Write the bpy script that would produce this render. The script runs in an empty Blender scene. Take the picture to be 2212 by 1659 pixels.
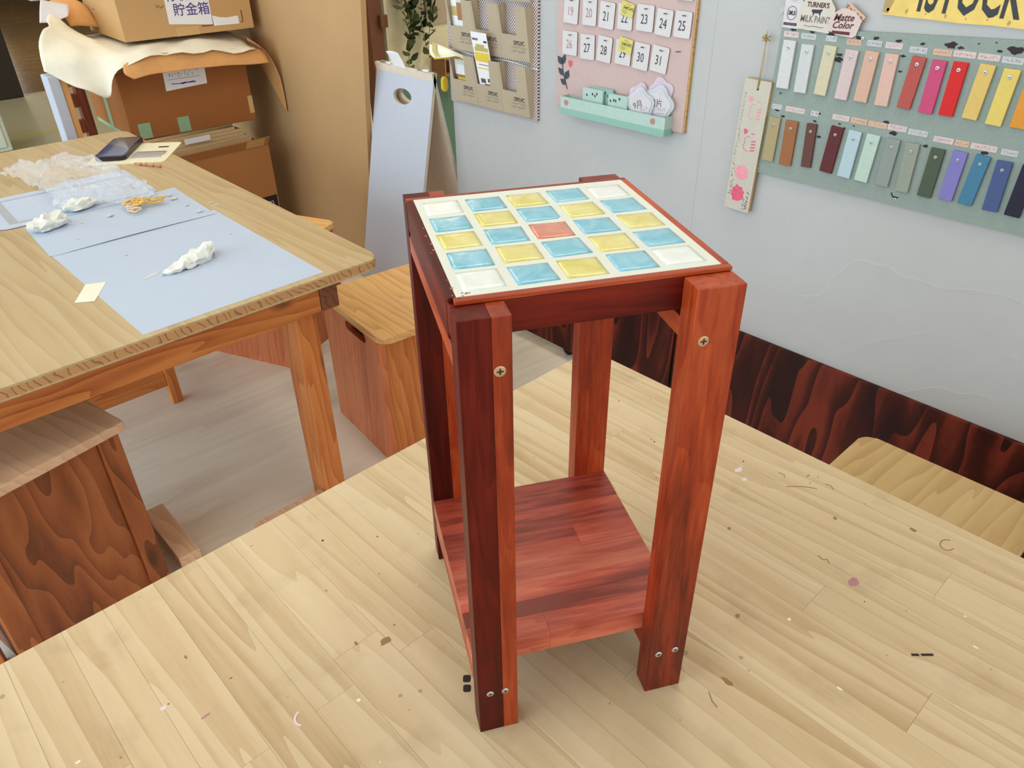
import bpy, bmesh, math, random
from mathutils import Matrix, Vector, noise
random.seed(7)
SC = bpy.context.scene
COL = SC.collection

# ------------------------------------------------------------------ camera
# metres; X points to the plaster partition, Y runs along it, floor z=0
cam_d = bpy.data.cameras.new('camera')
cam_d.sensor_width = 36.0
cam_d.lens = 1632.81 / 2212.0 * 36.0
cam_d.clip_start = 0.02
cam_d.clip_end = 60
cam = bpy.data.objects.new('camera', cam_d)
COL.objects.link(cam)
def cam_axes(yaw, pitch, roll):
    f = Vector((math.sin(yaw)*math.cos(pitch), math.cos(yaw)*math.cos(pitch), -math.sin(pitch)))
    r = Vector((math.cos(yaw), -math.sin(yaw), 0)); u = r.cross(f)
    r2 = math.cos(roll)*r + math.sin(roll)*u
    u2 = -math.sin(roll)*r + math.cos(roll)*u
    return r2, u2, f
CR, CU, CF = cam_axes(0.2449 + math.radians(28.8), 0.5775, -0.0157)
CP = Vector((-0.2923, -0.3794, 1.4210))
cam.matrix_world = Matrix(((CR.x, CU.x, -CF.x, CP.x), (CR.y, CU.y, -CF.y, CP.y), (CR.z, CU.z, -CF.z, CP.z), (0, 0, 0, 1)))
SC.camera = cam

# ------------------------------------------------------------------ light
world = bpy.data.worlds.new('sky'); SC.world = world
world.use_nodes = True
bg = world.node_tree.nodes['Background']
bg.inputs[0].default_value = (0.85, 0.92, 1.0, 1); bg.inputs[1].default_value = 1.0
def area(name, loc, rot, sx, sy, power, col):
    l = bpy.data.lights.new(name, 'AREA'); l.shape = 'RECTANGLE'; l.size = sx; l.size_y = sy
    l.energy = power; l.color = col
    o = bpy.data.objects.new(name, l); COL.objects.link(o); o.location = loc; o.rotation_euler = rot
    return o
# daylight entering through the long window of the left wall
area('window_daylight', (-3.70, 2.6, 1.25), (0, -math.pi/2, 0), 2.3, 7.0, 440, (0.68, 0.86, 1.0))
# daylight entering through the shop window behind the camera
area('shopfront_daylight', (0.2, -2.88, 1.55), (math.pi/2, 0, 0), 3.6, 1.7, 66, (1.0, 0.97, 0.93))
LAMPS = [(-0.9, 0.6), (0.9, 0.6), (-0.9, 3.2), (0.9, 3.2), (0.0, 5.8), (2.6, 1.3), (3.0, 3.2), (1.6, 9.6)]  # last three lamps are added as fill for the cream panel and hall
for lx, ly in LAMPS:
    area('ceiling_or_added_lamp_light', (lx, ly, 2.60), (0, 0, 0), 0.5, 1.15, 19 if lx < 1.5 else (80 if ly > 9 else 60), (1.0, 0.88, 0.72))
SC.view_settings.view_transform = 'Standard'
SC.view_settings.look = 'None'
SC.view_settings.gamma = 1.0
SC.view_settings.use_curve_mapping = False
SC.view_settings.exposure = -1.18

# ------------------------------------------------------------------ materials
MATS = {}
def srgb(r, g, b):
    f = lambda c: (c/255/12.92) if c/255 <= 0.04045 else ((c/255+0.055)/1.055)**2.4
    return (f(r), f(g), f(b), 1)
class N:
    def __init__(s, name):
        s.m = bpy.data.materials.new(name); s.m.use_nodes = True
        s.t = s.m.node_tree; s.p = s.t.nodes['Principled BSDF']; MATS[name] = s.m
    def n(s, typ, **kw):
        o = s.t.nodes.new(typ)
        for k, v in kw.items(): setattr(o, k, v)
        return o
    def l(s, a, b): s.t.links.new(a, b)
    def val(s, op, a, b=None):
        o = s.n('ShaderNodeMath', operation=op)
        for i, x in enumerate((a, b)):
            if x is None: continue
            if isinstance(x, (int, float)): o.inputs[i].default_value = x
            else: s.l(x, o.inputs[i])
        return o.outputs[0]
    def mix(s, fac, a, b, blend='MIX'):
        o = s.n('ShaderNodeMix', data_type='RGBA', blend_type=blend)
        for i, x in ((0, fac), (6, a), (7, b)):
            if isinstance(x, (int, float)): o.inputs[i].default_value = x
            elif isinstance(x, tuple): o.inputs[i].default_value = x
            else: s.l(x, o.inputs[i])
        return o.outputs[2]
    def coords(s, scale=(1, 1, 1), rnd=0.0, rot=(0, 0, 0)):
        tc = s.n('ShaderNodeTexCoord'); mp = s.n('ShaderNodeMapping')
        mp.inputs['Scale'].default_value = scale; mp.inputs['Rotation'].default_value = rot
        s.l(tc.outputs['Object'], mp.inputs['Vector'])
        out = mp.outputs[0]
        if rnd:
            oi = s.n('ShaderNodeObjectInfo'); v = s.n('ShaderNodeVectorMath', operation='ADD')
            cx = s.n('ShaderNodeCombineXYZ'); m1 = s.val('MULTIPLY', oi.outputs['Random'], rnd)
            s.l(m1, cx.inputs[0]); s.l(s.val('MULTIPLY', m1, 1.7), cx.inputs[1]); s.l(s.val('MULTIPLY', m1, 0.6), cx.inputs[2])
            s.l(out, v.inputs[0]); s.l(cx.outputs[0], v.inputs[1]); out = v.outputs[0]
        return out
    def noise(s, vec, scale, detail=4, rough=0.55, dist=0.0):
        o = s.n('ShaderNodeTexNoise'); o.inputs['Scale'].default_value = scale; o.inputs['Detail'].default_value = detail
        o.inputs['Roughness'].default_value = rough; o.inputs['Distortion'].default_value = dist
        s.l(vec, o.inputs['Vector']); return o.outputs['Fac']
    def ramp(s, fac, stops):
        o = s.n('ShaderNodeValToRGB'); e = o.color_ramp.elements
        while len(e) < len(stops): e.new(0.5)
        for i, (p, c) in enumerate(stops): e[i].position = p; e[i].color = c
        s.l(fac, o.inputs[0]); return o.outputs[0]
    def bump(s, h, strength=0.2, dist=0.002):
        o = s.n('ShaderNodeBump'); o.inputs['Strength'].default_value = strength; o.inputs['Distance'].default_value = dist
        s.l(h, o.inputs['Height']); s.l(o.outputs[0], s.p.inputs['Normal'])
    def base(s, c):
        if isinstance(c, tuple): s.p.inputs['Base Color'].default_value = c
        else: s.l(c, s.p.inputs['Base Color'])
    def rough(s, r, spec=0.5):
        if isinstance(r, (int, float)): s.p.inputs['Roughness'].default_value = r
        else: s.l(r, s.p.inputs['Roughness'])
        s.p.inputs['Specular IOR Level'].default_value = spec

def plain(name, col, rough=0.6, spec=0.4, metal=0.0, grain=0.04, bump=0.0, scale=60):
    m = N(name)
    v = m.coords(rnd=3.0); f = m.noise(v, scale, 3)
    lo = tuple(c*(1-grain) for c in col[:3])+(1,); hi = tuple(min(1, c*(1+grain)) for c in col[:3])+(1,)
    m.base(m.ramp(f, [(0.3, lo), (0.7, hi)])); m.rough(rough, spec); m.p.inputs['Metallic'].default_value = metal
    if bump: m.bump(f, bump)
    return m.m

def wood(name, dark, mid, light, axis='Y', rings=26, ring_amt=0.45, var=0.06, rough=0.45, spec=0.4, knots=False, blotch=0.25, rnd=9.0, dist=3.5, coat=0.0, specks=None, fibre=0.3, sq=0.10):
    m = N(name)
    v = m.coords({'X': (sq, 1, 1), 'Y': (1, sq, 1), 'Z': (1, 1, sq)}[axis], rnd)
    w = m.n('ShaderNodeTexWave', wave_type='BANDS', bands_direction='DIAGONAL', wave_profile='SAW')
    w.inputs['Scale'].default_value = rings*1.5; w.inputs['Distortion'].default_value = dist*2.0
    w.inputs['Detail'].default_value = 0.6; w.inputs['Detail Scale'].default_value = 1.6; w.inputs['Detail Roughness'].default_value = 0.55
    m.l(v, w.inputs['Vector'])
    fib = m.noise(v, 190, 4, 0.6)
    blo = m.noise(v, 11.0, 4, 0.55, 0.4)
    a = m.val('MULTIPLY', m.val('SUBTRACT', w.outputs['Fac'], 0.5), ring_amt)
    b = m.val('MULTIPLY', m.val('SUBTRACT', fib, 0.5), fibre)
    c = m.val('MULTIPLY', m.val('SUBTRACT', blo, 0.5), blotch*2)
    t_ = m.val('ADD', m.val('ADD', m.val('ADD', a, b), c), 0.5)
    col = m.ramp(t_, [(0.12, dark), (0.5, mid), (0.88, light)])
    if knots:
        kv = m.coords({'X': (3.2, 8, 8), 'Y': (8, 3.2, 8), 'Z': (8, 8, 3.2)}[axis], rnd)
        vo = m.n('ShaderNodeTexVoronoi'); vo.inputs['Scale'].default_value = 1.0; m.l(kv, vo.inputs['Vector'])
        k = m.ramp(vo.outputs['Distance'], [(0.05, (1, 1, 1, 1)), (0.13, (0, 0, 0, 1))])
        col = m.mix(m.val('MULTIPLY', k, 0.75), col, tuple(x*0.35 for x in dark[:3])+(1,))
    if specks:
        sv = m.coords((1, 1, 1)); vo = m.n('ShaderNodeTexVoronoi'); vo.inputs['Scale'].default_value = 38; m.l(sv, vo.inputs['Vector'])
        nz = m.noise(sv, 9, 2)
        th = m.val('MULTIPLY', m.val('SUBTRACT', nz, 0.46), 0.5)
        k = m.val('LESS_THAN', vo.outputs['Distance'], th)
        col = m.mix(m.val('MULTIPLY', k, 0.5), col, specks)
        sm = m.ramp(m.noise(sv, 14, 4, 0.6), [(0.56, (0, 0, 0, 1)), (0.75, (1, 1, 1, 1))])
        col = m.mix(m.val('MULTIPLY', sm, 0.22), col, specks)
    oi = m.n('ShaderNodeObjectInfo'); hs = m.n('ShaderNodeHueSaturation')
    m.l(m.val('ADD', m.val('MULTIPLY', oi.outputs['Random'], 2*var), 1-var), hs.inputs['Value'])
    m.l(col, hs.inputs['Color']); m.base(hs.outputs[0])
    m.rough(m.val('ADD', m.val('MULTIPLY', fib, 0.2), rough-0.1), spec)
    m.bump(m.val('ADD', fib, a), 0.08, 0.001)
    if coat: m.p.inputs['Coat Weight'].default_value = coat; m.p.inputs['Coat Roughness'].default_value = 0.25
    return m.m

PALE = dict(dark=srgb(182, 152, 110), mid=srgb(206, 182, 145), light=srgb(216, 196, 162))
for ax in 'XYZ':
    wood('pine_pale_'+ax, axis=ax, rings=15, ring_amt=0.34, var=0.022, rough=0.42, spec=0.35, blotch=0.55, fibre=0.3, sq=0.06, specks=srgb(120, 100, 70), **PALE)
LTOP = dict(dark=srgb(170, 140, 98), mid=srgb(188, 164, 124), light=srgb(196, 176, 138))
wood('pine_top_Y', axis='Y', rings=13, ring_amt=0.36, var=0.0, rough=0.42, blotch=0.45, sq=0.06, **LTOP)
wood('pine_top_X', axis='X', rings=13, ring_amt=0.42, var=0.0, rough=0.42, blotch=0.5, dark=srgb(176, 140, 90), mid=srgb(194, 162, 108), light=srgb(204, 176, 126))
HONEY = dict(dark=srgb(190, 130, 70), mid=srgb(224, 174, 108), light=srgb(232, 190, 128))
for ax in 'XYZ':
    wood('pine_honey_'+ax, axis=ax, rings=14, ring_amt=0.35, var=0.05, rough=0.42, blotch=0.4, **HONEY)
ORANGE = dict(dark=srgb(156, 80, 32), mid=srgb(202, 118, 54), light=srgb(218, 140, 76))
wood('pine_shaded_Z', srgb(110, 56, 22), srgb(152, 82, 38), srgb(174, 102, 54), axis='Z', rings=8, ring_amt=0.5, blotch=0.7, dist=6, sq=0.2, knots=True)  # orange pine darkened to carry the framed stool's shade under the table
wood('pine_rosy', srgb(204, 158, 124), srgb(226, 186, 152), srgb(234, 198, 166), axis='Y', rings=14, rough=0.35)  # pale rosy pine for the framed seat and foot rails
for ax in 'XYZ':
    wood('pine_orange_'+ax, axis=ax, rings=14, ring_amt=0.4, var=0.05, rough=0.45, knots=True, blotch=0.6, **ORANGE)
RUST = dict(dark=srgb(172, 88, 50), mid=srgb(206, 118, 72), light=srgb(220, 138, 90))
for ax in 'XYZ':
    wood('pine_rust_'+ax, axis=ax, rings=18, ring_amt=0.32, var=0.04, rough=0.42, blotch=0.5, **RUST)
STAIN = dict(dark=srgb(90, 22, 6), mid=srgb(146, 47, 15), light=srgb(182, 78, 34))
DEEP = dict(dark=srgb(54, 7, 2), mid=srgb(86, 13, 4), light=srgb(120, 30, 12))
ROSE = dict(dark=srgb(112, 38, 26), mid=srgb(170, 72, 52), light=srgb(204, 110, 84))  # shelf stain, lighter and pinker with its reflected sheen mixed into the colour
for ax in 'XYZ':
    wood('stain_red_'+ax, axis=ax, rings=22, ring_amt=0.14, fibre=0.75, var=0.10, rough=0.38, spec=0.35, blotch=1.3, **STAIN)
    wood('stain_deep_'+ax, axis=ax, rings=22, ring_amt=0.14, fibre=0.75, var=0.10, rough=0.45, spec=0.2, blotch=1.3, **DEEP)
    wood('stain_rose_'+ax, axis=ax, rings=22, ring_amt=0.14, fibre=0.75, var=0.16, rough=0.36, spec=0.45, blotch=1.3, **ROSE)  # shelf stain with its reflected sheen mixed into the colour
wood('baseboard_stain', srgb(40, 14, 11), srgb(64, 21, 15), srgb(114, 44, 29), axis='Z', rings=5, ring_amt=0.62, var=0.04, rough=0.5, spec=0.2, dist=7.0, blotch=0.9, sq=0.20, fibre=0.3)
wood('floor_vinyl', srgb(218, 205, 188), srgb(234, 225, 210), srgb(240, 233, 220), axis='X', rings=5, ring_amt=0.2, var=0.0, rough=0.36, rnd=0, dist=6, blotch=0.7, fibre=0.2)
wood('hall_brown', srgb(116, 90, 56), srgb(146, 116, 76), srgb(166, 136, 92), axis='X', rings=6, var=0, rough=0.25, rnd=0)
plain('floor_beige', srgb(200, 188, 150), 0.4, 0.4, grain=0.04, scale=6)
wood('stand_wood', srgb(88, 38, 20), srgb(120, 56, 30), srgb(140, 70, 40), axis='Z', rings=20)
wood('ply_edge', srgb(150, 112, 62), srgb(190, 150, 92), srgb(206, 170, 110), axis='Z', rings=60, ring_amt=0.6)
def endgrain(name, dark, light):
    m = N(name); v = m.coords((1, 1, 1), 0, (0, 0, 0)); nz = m.noise(v, 9, 2)
    w = m.n('ShaderNodeTexWave', wave_type='BANDS', bands_direction='X', wave_profile='SAW'); w.inputs['Scale'].default_value = 22
    w.inputs['Distortion'].default_value = 9.0; w.inputs['Detail'].default_value = 1; w.inputs['Detail Scale'].default_value = 1.2
    mp = m.coords((1, 1, 0.9), 0, (0, 0.55, 0)); m.l(mp, w.inputs['Vector'])
    m.base(m.ramp(w.outputs['Fac'], [(0.1, light), (0.72, light), (0.95, dark)])); m.rough(0.6)
    return m.m
endgrain('pine_end', srgb(134, 90, 50), srgb(190, 142, 92))
endgrain('pine_end_dark', srgb(96, 48, 22), srgb(124, 70, 36))

def plaster(name, col):
    m = N(name); v = m.coords((1, 1, 1))
    w = m.n('ShaderNodeTexWave', wave_type='RINGS', rings_direction='X', wave_profile='SAW'); w.inputs['Scale'].default_value = 2.1
    w.inputs['Distortion'].default_value = 9; w.inputs['Detail'].default_value = 2.5; w.inputs['Detail Scale'].default_value = 1.1
    m.l(v, w.inputs['Vector'])
    n1 = m.noise(v, 6, 5, 0.6, 0.8); n2 = m.noise(v, 70, 3)
    ridge = m.ramp(w.outputs['Fac'], [(0.90, (0, 0, 0, 1)), (0.985, (1, 1, 1, 1)), (1.0, (0, 0, 0, 1))])
    msk = m.ramp(m.noise(v, 3.1, 2), [(0.48, (0, 0, 0, 1)), (0.62, (1, 1, 1, 1))])
    h = m.val('ADD', m.val('ADD', m.val('MULTIPLY', m.val('MULTIPLY', ridge, msk), 0.3), m.val('MULTIPLY', n1, 1.2)), m.val('MULTIPLY', n2, 0.06))
    m.bump(h, 0.5, 0.005)
    lo = tuple(c*0.96 for c in col[:3])+(1,)
    m.base(m.ramp(n1, [(0.3, lo), (0.7, col)])); m.rough(0.75, 0.25)
    return m.m
plaster('plaster_white', srgb(184, 185, 186))
plain('room_white', srgb(242, 240, 236), 0.8, 0.2)
plain('cream_panel', srgb(226, 222, 190), 0.7)
plain('pale_green', srgb(210, 216, 196), 0.7)
plain('deep_green', srgb(96, 132, 116), 0.6)
plain('white_paint', srgb(187, 193, 207), 0.5, grain=0.015)
plain('white_edge', srgb(196, 192, 180), 0.6)
plain('board_back', srgb(226, 212, 196), 0.7)
plain('paper_white', srgb(185, 198, 219), 0.7, 0.2, grain=0.01, bump=0.05, scale=25)
plain('paper_note', srgb(236, 236, 238), 0.7, 0.2, grain=0.01)
plain('paper_cream', srgb(232, 232, 214), 0.7, 0.2, grain=0.01)
plain('drape_cream', srgb(234, 228, 210), 0.75, 0.2, grain=0.03, bump=0.15, scale=30)
plain('kraft', srgb(214, 158, 100), 0.7, 0.25, grain=0.05, bump=0.1, scale=40)
plain('kraft_pale', srgb(226, 196, 140), 0.7, 0.25, grain=0.04)
def cardboard(name, col):
    m = N(name); v = m.coords((1, 1, 1), 3.0); n1 = m.noise(v, 4, 4); n2 = m.noise(m.coords((60, 60, 2)), 3, 2)
    lo = tuple(c*0.9 for c in col[:3])+(1,)
    m.base(m.ramp(m.val('ADD', m.val('MULTIPLY', n1, 0.7), m.val('MULTIPLY', n2, 0.3)), [(0.3, lo), (0.7, col)])); m.rough(0.75, 0.2); m.bump(n2, 0.06)
    return m.m
cardboard('cardboard', srgb(204, 162, 112)); cardboard('cardboard_dark', srgb(178, 124, 74)); cardboard('cardboard_deep', srgb(158, 100, 54)); cardboard('cardboard_pale', srgb(214, 186, 142))
cardboard('panel_tan', srgb(188, 152, 108)); cardboard('pocket_kraft', srgb(184, 169, 146)); cardboard('pocket_shade', srgb(164, 142, 112))
plain('tape_green', srgb(142, 176, 140), 0.35); plain('tape_clear', srgb(206, 168, 112), 0.3); plain('print_black', srgb(36, 30, 34), 0.6)
plain('ink_violet', srgb(84, 70, 140), 0.7); plain('ink_grey', srgb(120, 112, 108), 0.7); plain('ink_dark', srgb(58, 56, 60), 0.7)
plain('ink_red', srgb(176, 130, 128), 0.7); plain('ink_brown', srgb(92, 52, 48), 0.7); plain('ink_tag', srgb(90, 88, 96), 0.7)
plain('grout', srgb(220, 225, 216), 0.6, 0.3, grain=0.02, bump=0.1)
def tilemat(name, a, b):
    m = N(name); v = m.coords((1, 1, 1), 7); f = m.noise(v, 34, 3, 0.55, 1.2)
    m.base(m.ramp(f, [(0.36, a), (0.68, b)])); m.rough(0.2, 0.5); m.bump(m.noise(v, 90, 3, 0.6, 1.0), 0.3, 0.002)
    m.p.inputs['Coat Weight'].default_value = 0.3; m.p.inputs['Coat Roughness'].default_value = 0.12
    return m.m
tilemat('tile_white', srgb(226, 232, 228), srgb(238, 242, 240))
tilemat('tile_blue', srgb(112, 184, 206), srgb(152, 204, 226))
tilemat('tile_yellow', srgb(214, 202, 100), srgb(230, 220, 148))
tilemat('tile_red', srgb(206, 124, 98), srgb(218, 146, 124))
plain('screw_steel', srgb(206, 206, 210), 0.3, 0.5, 0.85); plain('screw_brass', srgb(196, 160, 122), 0.4, 0.5, 0.5); plain('recess', srgb(44, 34, 30), 0.7)
plain('rubber_black', srgb(20, 18, 18), 0.5); plain('dark_gap', srgb(24, 14, 12), 0.8)
plain('board_sage', srgb(140, 154, 148), 0.65, 0.3, grain=0.05, scale=140); plain('chip_dark', srgb(44, 32, 40), 0.7)
plain('board_pink', srgb(195, 171, 168), 0.7, 0.2, grain=0.02); plain('card_white', srgb(206, 203, 205), 0.6, 0.25, grain=0.015); plain('card_edge', srgb(150, 128, 122), 0.7)
plain('sticky_yellow', srgb(206, 196, 110), 0.7); plain('leaf_slate', srgb(58, 70, 78), 0.6); plain('sticker_red', srgb(206, 96, 104), 0.6)
plain('mint', srgb(172, 198, 190), 0.6); plain('mint_dark', srgb(74, 128, 118), 0.6)
plain('sign_yellow', srgb(226, 196, 104), 0.45, 0.4, grain=0.1, scale=25); plain('sign_rust', srgb(176, 148, 96), 0.6); plain('letter_dark', srgb(44, 46, 48), 0.5)
plain('plaque_wood', srgb(192, 187, 174), 0.65, grain=0.03); plain('blot_pink', srgb(214, 92, 120), 0.6, grain=0.1, scale=90); plain('blot_soft', srgb(226, 150, 164), 0.7, grain=0.08, scale=90)
plain('twine', srgb(176, 154, 104), 0.8); plain('tag_pink', srgb(208, 189, 188), 0.7); plain('tag_grey', srgb(188, 189, 193), 0.7); plain('tag_orange', srgb(208, 172, 150), 0.7)
plain('label_ivory', srgb(204, 198, 188), 0.7); plain('label_rose', srgb(208, 190, 186), 0.7); plain('label_lilac', srgb(206, 200, 205), 0.7)
plain('leaf_green', srgb(92, 118, 88), 0.45, 0.4, grain=0.25, scale=8); plain('leaf_light', srgb(132, 150, 112), 0.45, 0.4, grain=0.2, scale=8); plain('stem_green', srgb(170, 178, 110), 0.6)
plain('phone_black', srgb(30, 28, 36), 0.25); plain('screen_blue', srgb(52, 62, 120), 0.08, 0.6); plain('screen_reflection_grey', srgb(104, 100, 108), 0.1, 0.6); plain('case_cream', srgb(232, 226, 196), 0.5)
plain('foil', srgb(214, 214, 222), 0.3, 0.5, 0.6); plain('print_grey', srgb(168, 170, 178), 0.7); plain('print_line', srgb(206, 210, 222), 0.7); plain('copper_pink', srgb(196, 140, 118), 0.4, 0.5, 0.3)
plain('tissue', srgb(226, 228, 222), 0.8, 0.2, grain=0.03, scale=30); plain('band_yellow', srgb(232, 188, 92), 0.4, 0.4); plain('band_peach', srgb(236, 206, 176), 0.4); plain('putty_grey', srgb(204, 208, 206), 0.8)
plain('paint_lilac', srgb(222, 206, 212), 0.5); plain('paint_mauve', srgb(178, 126, 134), 0.5); plain('scuff_brown', srgb(150, 118, 78), 0.7); plain('scuff_black', srgb(48, 36, 30), 0.7); plain('fleck_white', srgb(238, 230, 214), 0.6)
plain('leaflet_yellow', srgb(226, 200, 70), 0.5); plain('leaflet_tan', srgb(190, 176, 110), 0.5); plain('leaflet_dark', srgb(96, 84, 86), 0.5); plain('leaflet_green', srgb(206, 216, 206), 0.5); plain('leaflet_brown', srgb(164, 120, 84), 0.5)
plain('yellow_plastic', srgb(228, 196, 60), 0.35); plain('yellow_tape', srgb(206, 196, 96), 0.5); plain('pillar_dark', srgb(56, 44, 34), 0.6); plain('metal_white', srgb(214, 220, 208), 0.4); plain('frame_brown', srgb(110, 70, 48), 0.5)
plain('dust', srgb(170, 130, 112), 0.9, 0.1, grain=0.15, scale=90)
def seethrough(name, col, alpha, rough):
    m = N(name); m.base(col); m.rough(rough, 0.5); m.p.inputs['Alpha'].default_value = alpha; return m.m
seethrough('bag_film', srgb(240, 242, 248), 0.26, 0.16); seethrough('acrylic_clear', srgb(222, 236, 244), 0.45, 0.1); seethrough('acrylic_lilac', srgb(236, 224, 240), 0.5, 0.1)
g = N('window_glass'); g.base(srgb(235, 245, 250)); g.rough(0.02); g.p.inputs['Alpha'].default_value = 0.12
def lampmat(name, col, st):
    m = N(name); m.base(col); m.p.inputs['Emission Color'].default_value = col; m.p.inputs['Emission Strength'].default_value = st
lampmat('lamp_diffuser', (1, 0.9, 0.75, 1), 2.0); lampmat('hall_lamp', (1, 0.97, 0.92, 1), 14.0)
def dots(name, base, dot, f, th, ia, ib, ang=45):
    m = N(name); v = m.coords((1, 1, 1), 0); s = m.n('ShaderNodeSeparateXYZ'); m.l(v, s.inputs[0])
    a, b = s.outputs[ia], s.outputs[ib]
    p = m.val('MULTIPLY', m.val('ADD', a, b), f); q = m.val('MULTIPLY', m.val('SUBTRACT', a, b), f)
    r = m.val('MULTIPLY', m.val('COSINE', p), m.val('COSINE', q))
    sgn = m.val('GREATER_THAN', m.val('ABSOLUTE', r), th) 
    m.base(m.mix(sgn, base, dot)); m.rough(0.7, 0.2); return m.m
dots('dot_brown', srgb(222, 212, 210), srgb(106, 84, 86), 330, 0.42, 0, 1)
dots('dot_mint', srgb(170, 206, 192), srgb(64, 130, 122), 520, 0.5, 0, 1)
dots('dot_mint_side', srgb(170, 206, 192), srgb(64, 130, 122), 520, 0.5, 2, 1)

# ------------------------------------------------------------------ mesh helpers
def M(n): return MATS[n]
def link(name, me, mat=None, parent=None, mats=None):
    o = bpy.data.objects.new(name, me); COL.objects.link(o)
    for x in (mats or ([mat] if mat else [])): me.materials.append(M(x))
    if parent is not None: o.parent = parent
    return o
def tomesh(bm, name, smooth=False):
    me = bpy.data.meshes.new(name); bmesh.ops.recalc_face_normals(bm, faces=bm.faces[:]); bm.to_mesh(me); bm.free()
    if smooth:
        for p in me.polygons: p.use_smooth = True
    return me
def bm_box(bm, lo, hi, mi=0):
    vs = [bm.verts.new((x, y, z)) for z in (lo[2], hi[2]) for y in (lo[1], hi[1]) for x in (lo[0], hi[0])]
    fs = [bm.faces.new([vs[i] for i in f]) for f in ((0, 2, 3, 1), (4, 5, 7, 6), (0, 1, 5, 4), (2, 6, 7, 3), (0, 4, 6, 2), (1, 3, 7, 5))]
    for f in fs: f.material_index = mi
    return fs
def box(name, lo, hi, mat, parent=None, bev=0.0, mats=None, seg=2):
    bm = bmesh.new(); bm_box(bm, lo, hi)
    if bev: bmesh.ops.bevel(bm, geom=bm.edges[:], offset=bev, segments=seg, affect='EDGES', profile=0.5)
    return link(name, tomesh(bm, name), mat, parent, mats)
def rrect(x0, y0, x1, y1, r, n=5):
    pts = []
    for cx, cy, a0 in ((x1-r, y1-r, 0), (x0+r, y1-r, 90), (x0+r, y0+r, 180), (x1-r, y0+r, 270)):
        for i in range(n+1):
            a = math.radians(a0+90*i/n); pts.append((cx+r*math.cos(a), cy+r*math.sin(a)))
    return pts
def prism(name, pts, z0, z1, mat, parent=None, bev=0.0, mats=None, side_mi=0, seg=2):
    bm = bmesh.new()
    a = [bm.verts.new((x, y, z0)) for x, y in pts]; b = [bm.verts.new((x, y, z1)) for x, y in pts]
    bot = bm.faces.new(a[::-1]); top = bm.faces.new(b)
    n = len(pts)
    for i in range(n):
        f = bm.faces.new((a[i], a[(i+1) % n], b[(i+1) % n], b[i])); f.material_index = side_mi
    if bev:
        es = [e for e in bm.edges if (e.verts[0].co.z == e.verts[1].co.z)]
        bmesh.ops.bevel(bm, geom=es, offset=bev, segments=seg, affect='EDGES', profile=0.5)
    return link(name, tomesh(bm, name), mat, parent, mats)
def tube(name, pts, r, mat, parent=None, sides=8, cap=True, radii=None, smooth=True):
    bm = bmesh.new(); rings = []
    P = [Vector(p) for p in pts]
    for i, p in enumerate(P):
        d = (P[min(i+1, len(P)-1)]-P[max(i-1, 0)]).normalized()
        up = Vector((0, 0, 1)) if abs(d.z) < 0.9 else Vector((1, 0, 0))
        s = d.cross(up).normalized(); t = s.cross(d)
        rr = radii[i] if radii else r
        rings.append([bm.verts.new(p+(s*math.cos(2*math.pi*k/sides)+t*math.sin(2*math.pi*k/sides))*rr) for k in range(sides)])
    for a, b in zip(rings, rings[1:]):
        for k in range(sides): bm.faces.new((a[k], a[(k+1) % sides], b[(k+1) % sides], b[k]))
    if cap: bm.faces.new(rings[0][::-1]); bm.faces.new(rings[-1])
    return link(name, tomesh(bm, name, smooth), mat, parent)
def lathe(name, prof, mat, parent=None, n=20, smooth=True):
    bm = bmesh.new(); rings = []
    for r, z in prof: rings.append([bm.verts.new((r*math.cos(2*math.pi*k/n), r*math.sin(2*math.pi*k/n), z)) for k in range(n)])
    for a, b in zip(rings, rings[1:]):
        for k in range(n): bm.faces.new((a[k], a[(k+1) % n], b[(k+1) % n], b[k]))
    bm.faces.new(rings[0][::-1]); bm.faces.new(rings[-1])
    return link(name, tomesh(bm, name, smooth), mat, parent)
def patch(name, net, mat, parent=None, sub=4, thick=0.0, jitter=0.0, mats=None, jf=9, smooth=True):
    """smooth sheet through a net of 3-D points (Catmull-Rom both ways)"""
    def cr(p, t):
        n = len(p)-1; x = min(max(t*n, 0), n-1e-6); i = int(x); f = x-i
        g = lambda k: p[min(max(k, 0), n)]
        a, b, c, d = g(i-1), g(i), g(i+1), g(i+2)
        return 0.5*((2*b)+(c-a)*f+(2*a-5*b+4*c-d)*f*f+(3*b-a-3*c+d)*f**3)
    V = [[Vector(q) for q in row] for row in net]
    nu, nv = (len(V)-1)*sub+1, (len(V[0])-1)*sub+1
    bm = bmesh.new(); G = []
    for i in range(nu):
        rowp = [cr([V[r][c] for r in range(len(V))], i/(nu-1)) for c in range(len(V[0]))]
        line = []
        for j in range(nv):
            p = cr(rowp, j/(nv-1))
            if jitter: p = p+Vector((noise.noise(p*jf), noise.noise(p*jf+Vector((7, 3, 1))), noise.noise(p*jf+Vector((1, 9, 4)))))*jitter
            line.append(bm.verts.new(p))
        G.append(line)
    for i in range(nu-1):
        for j in range(nv-1): bm.faces.new((G[i][j], G[i+1][j], G[i+1][j+1], G[i][j+1]))
    o = link(name, tomesh(bm, name, smooth), mat, parent, mats)
    if thick:
        s = o.modifiers.new('solid', 'SOLIDIFY'); s.thickness = thick
    return o
def empty(name, loc=(0, 0, 0), rz=0.0, label=None, cat=None, group=None, mtx=None):
    o = bpy.data.objects.new(name, None); COL.objects.link(o); o.empty_display_size = 0.05
    if mtx is not None: o.matrix_world = mtx
    else: o.location = loc; o.rotation_euler = (0, 0, rz)
    if label: tag(o, label, cat, group)
    return o
def tag(o, label, cat, group=None):
    o['label'] = label; o['category'] = cat
    if group: o['group'] = group
    return o
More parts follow.
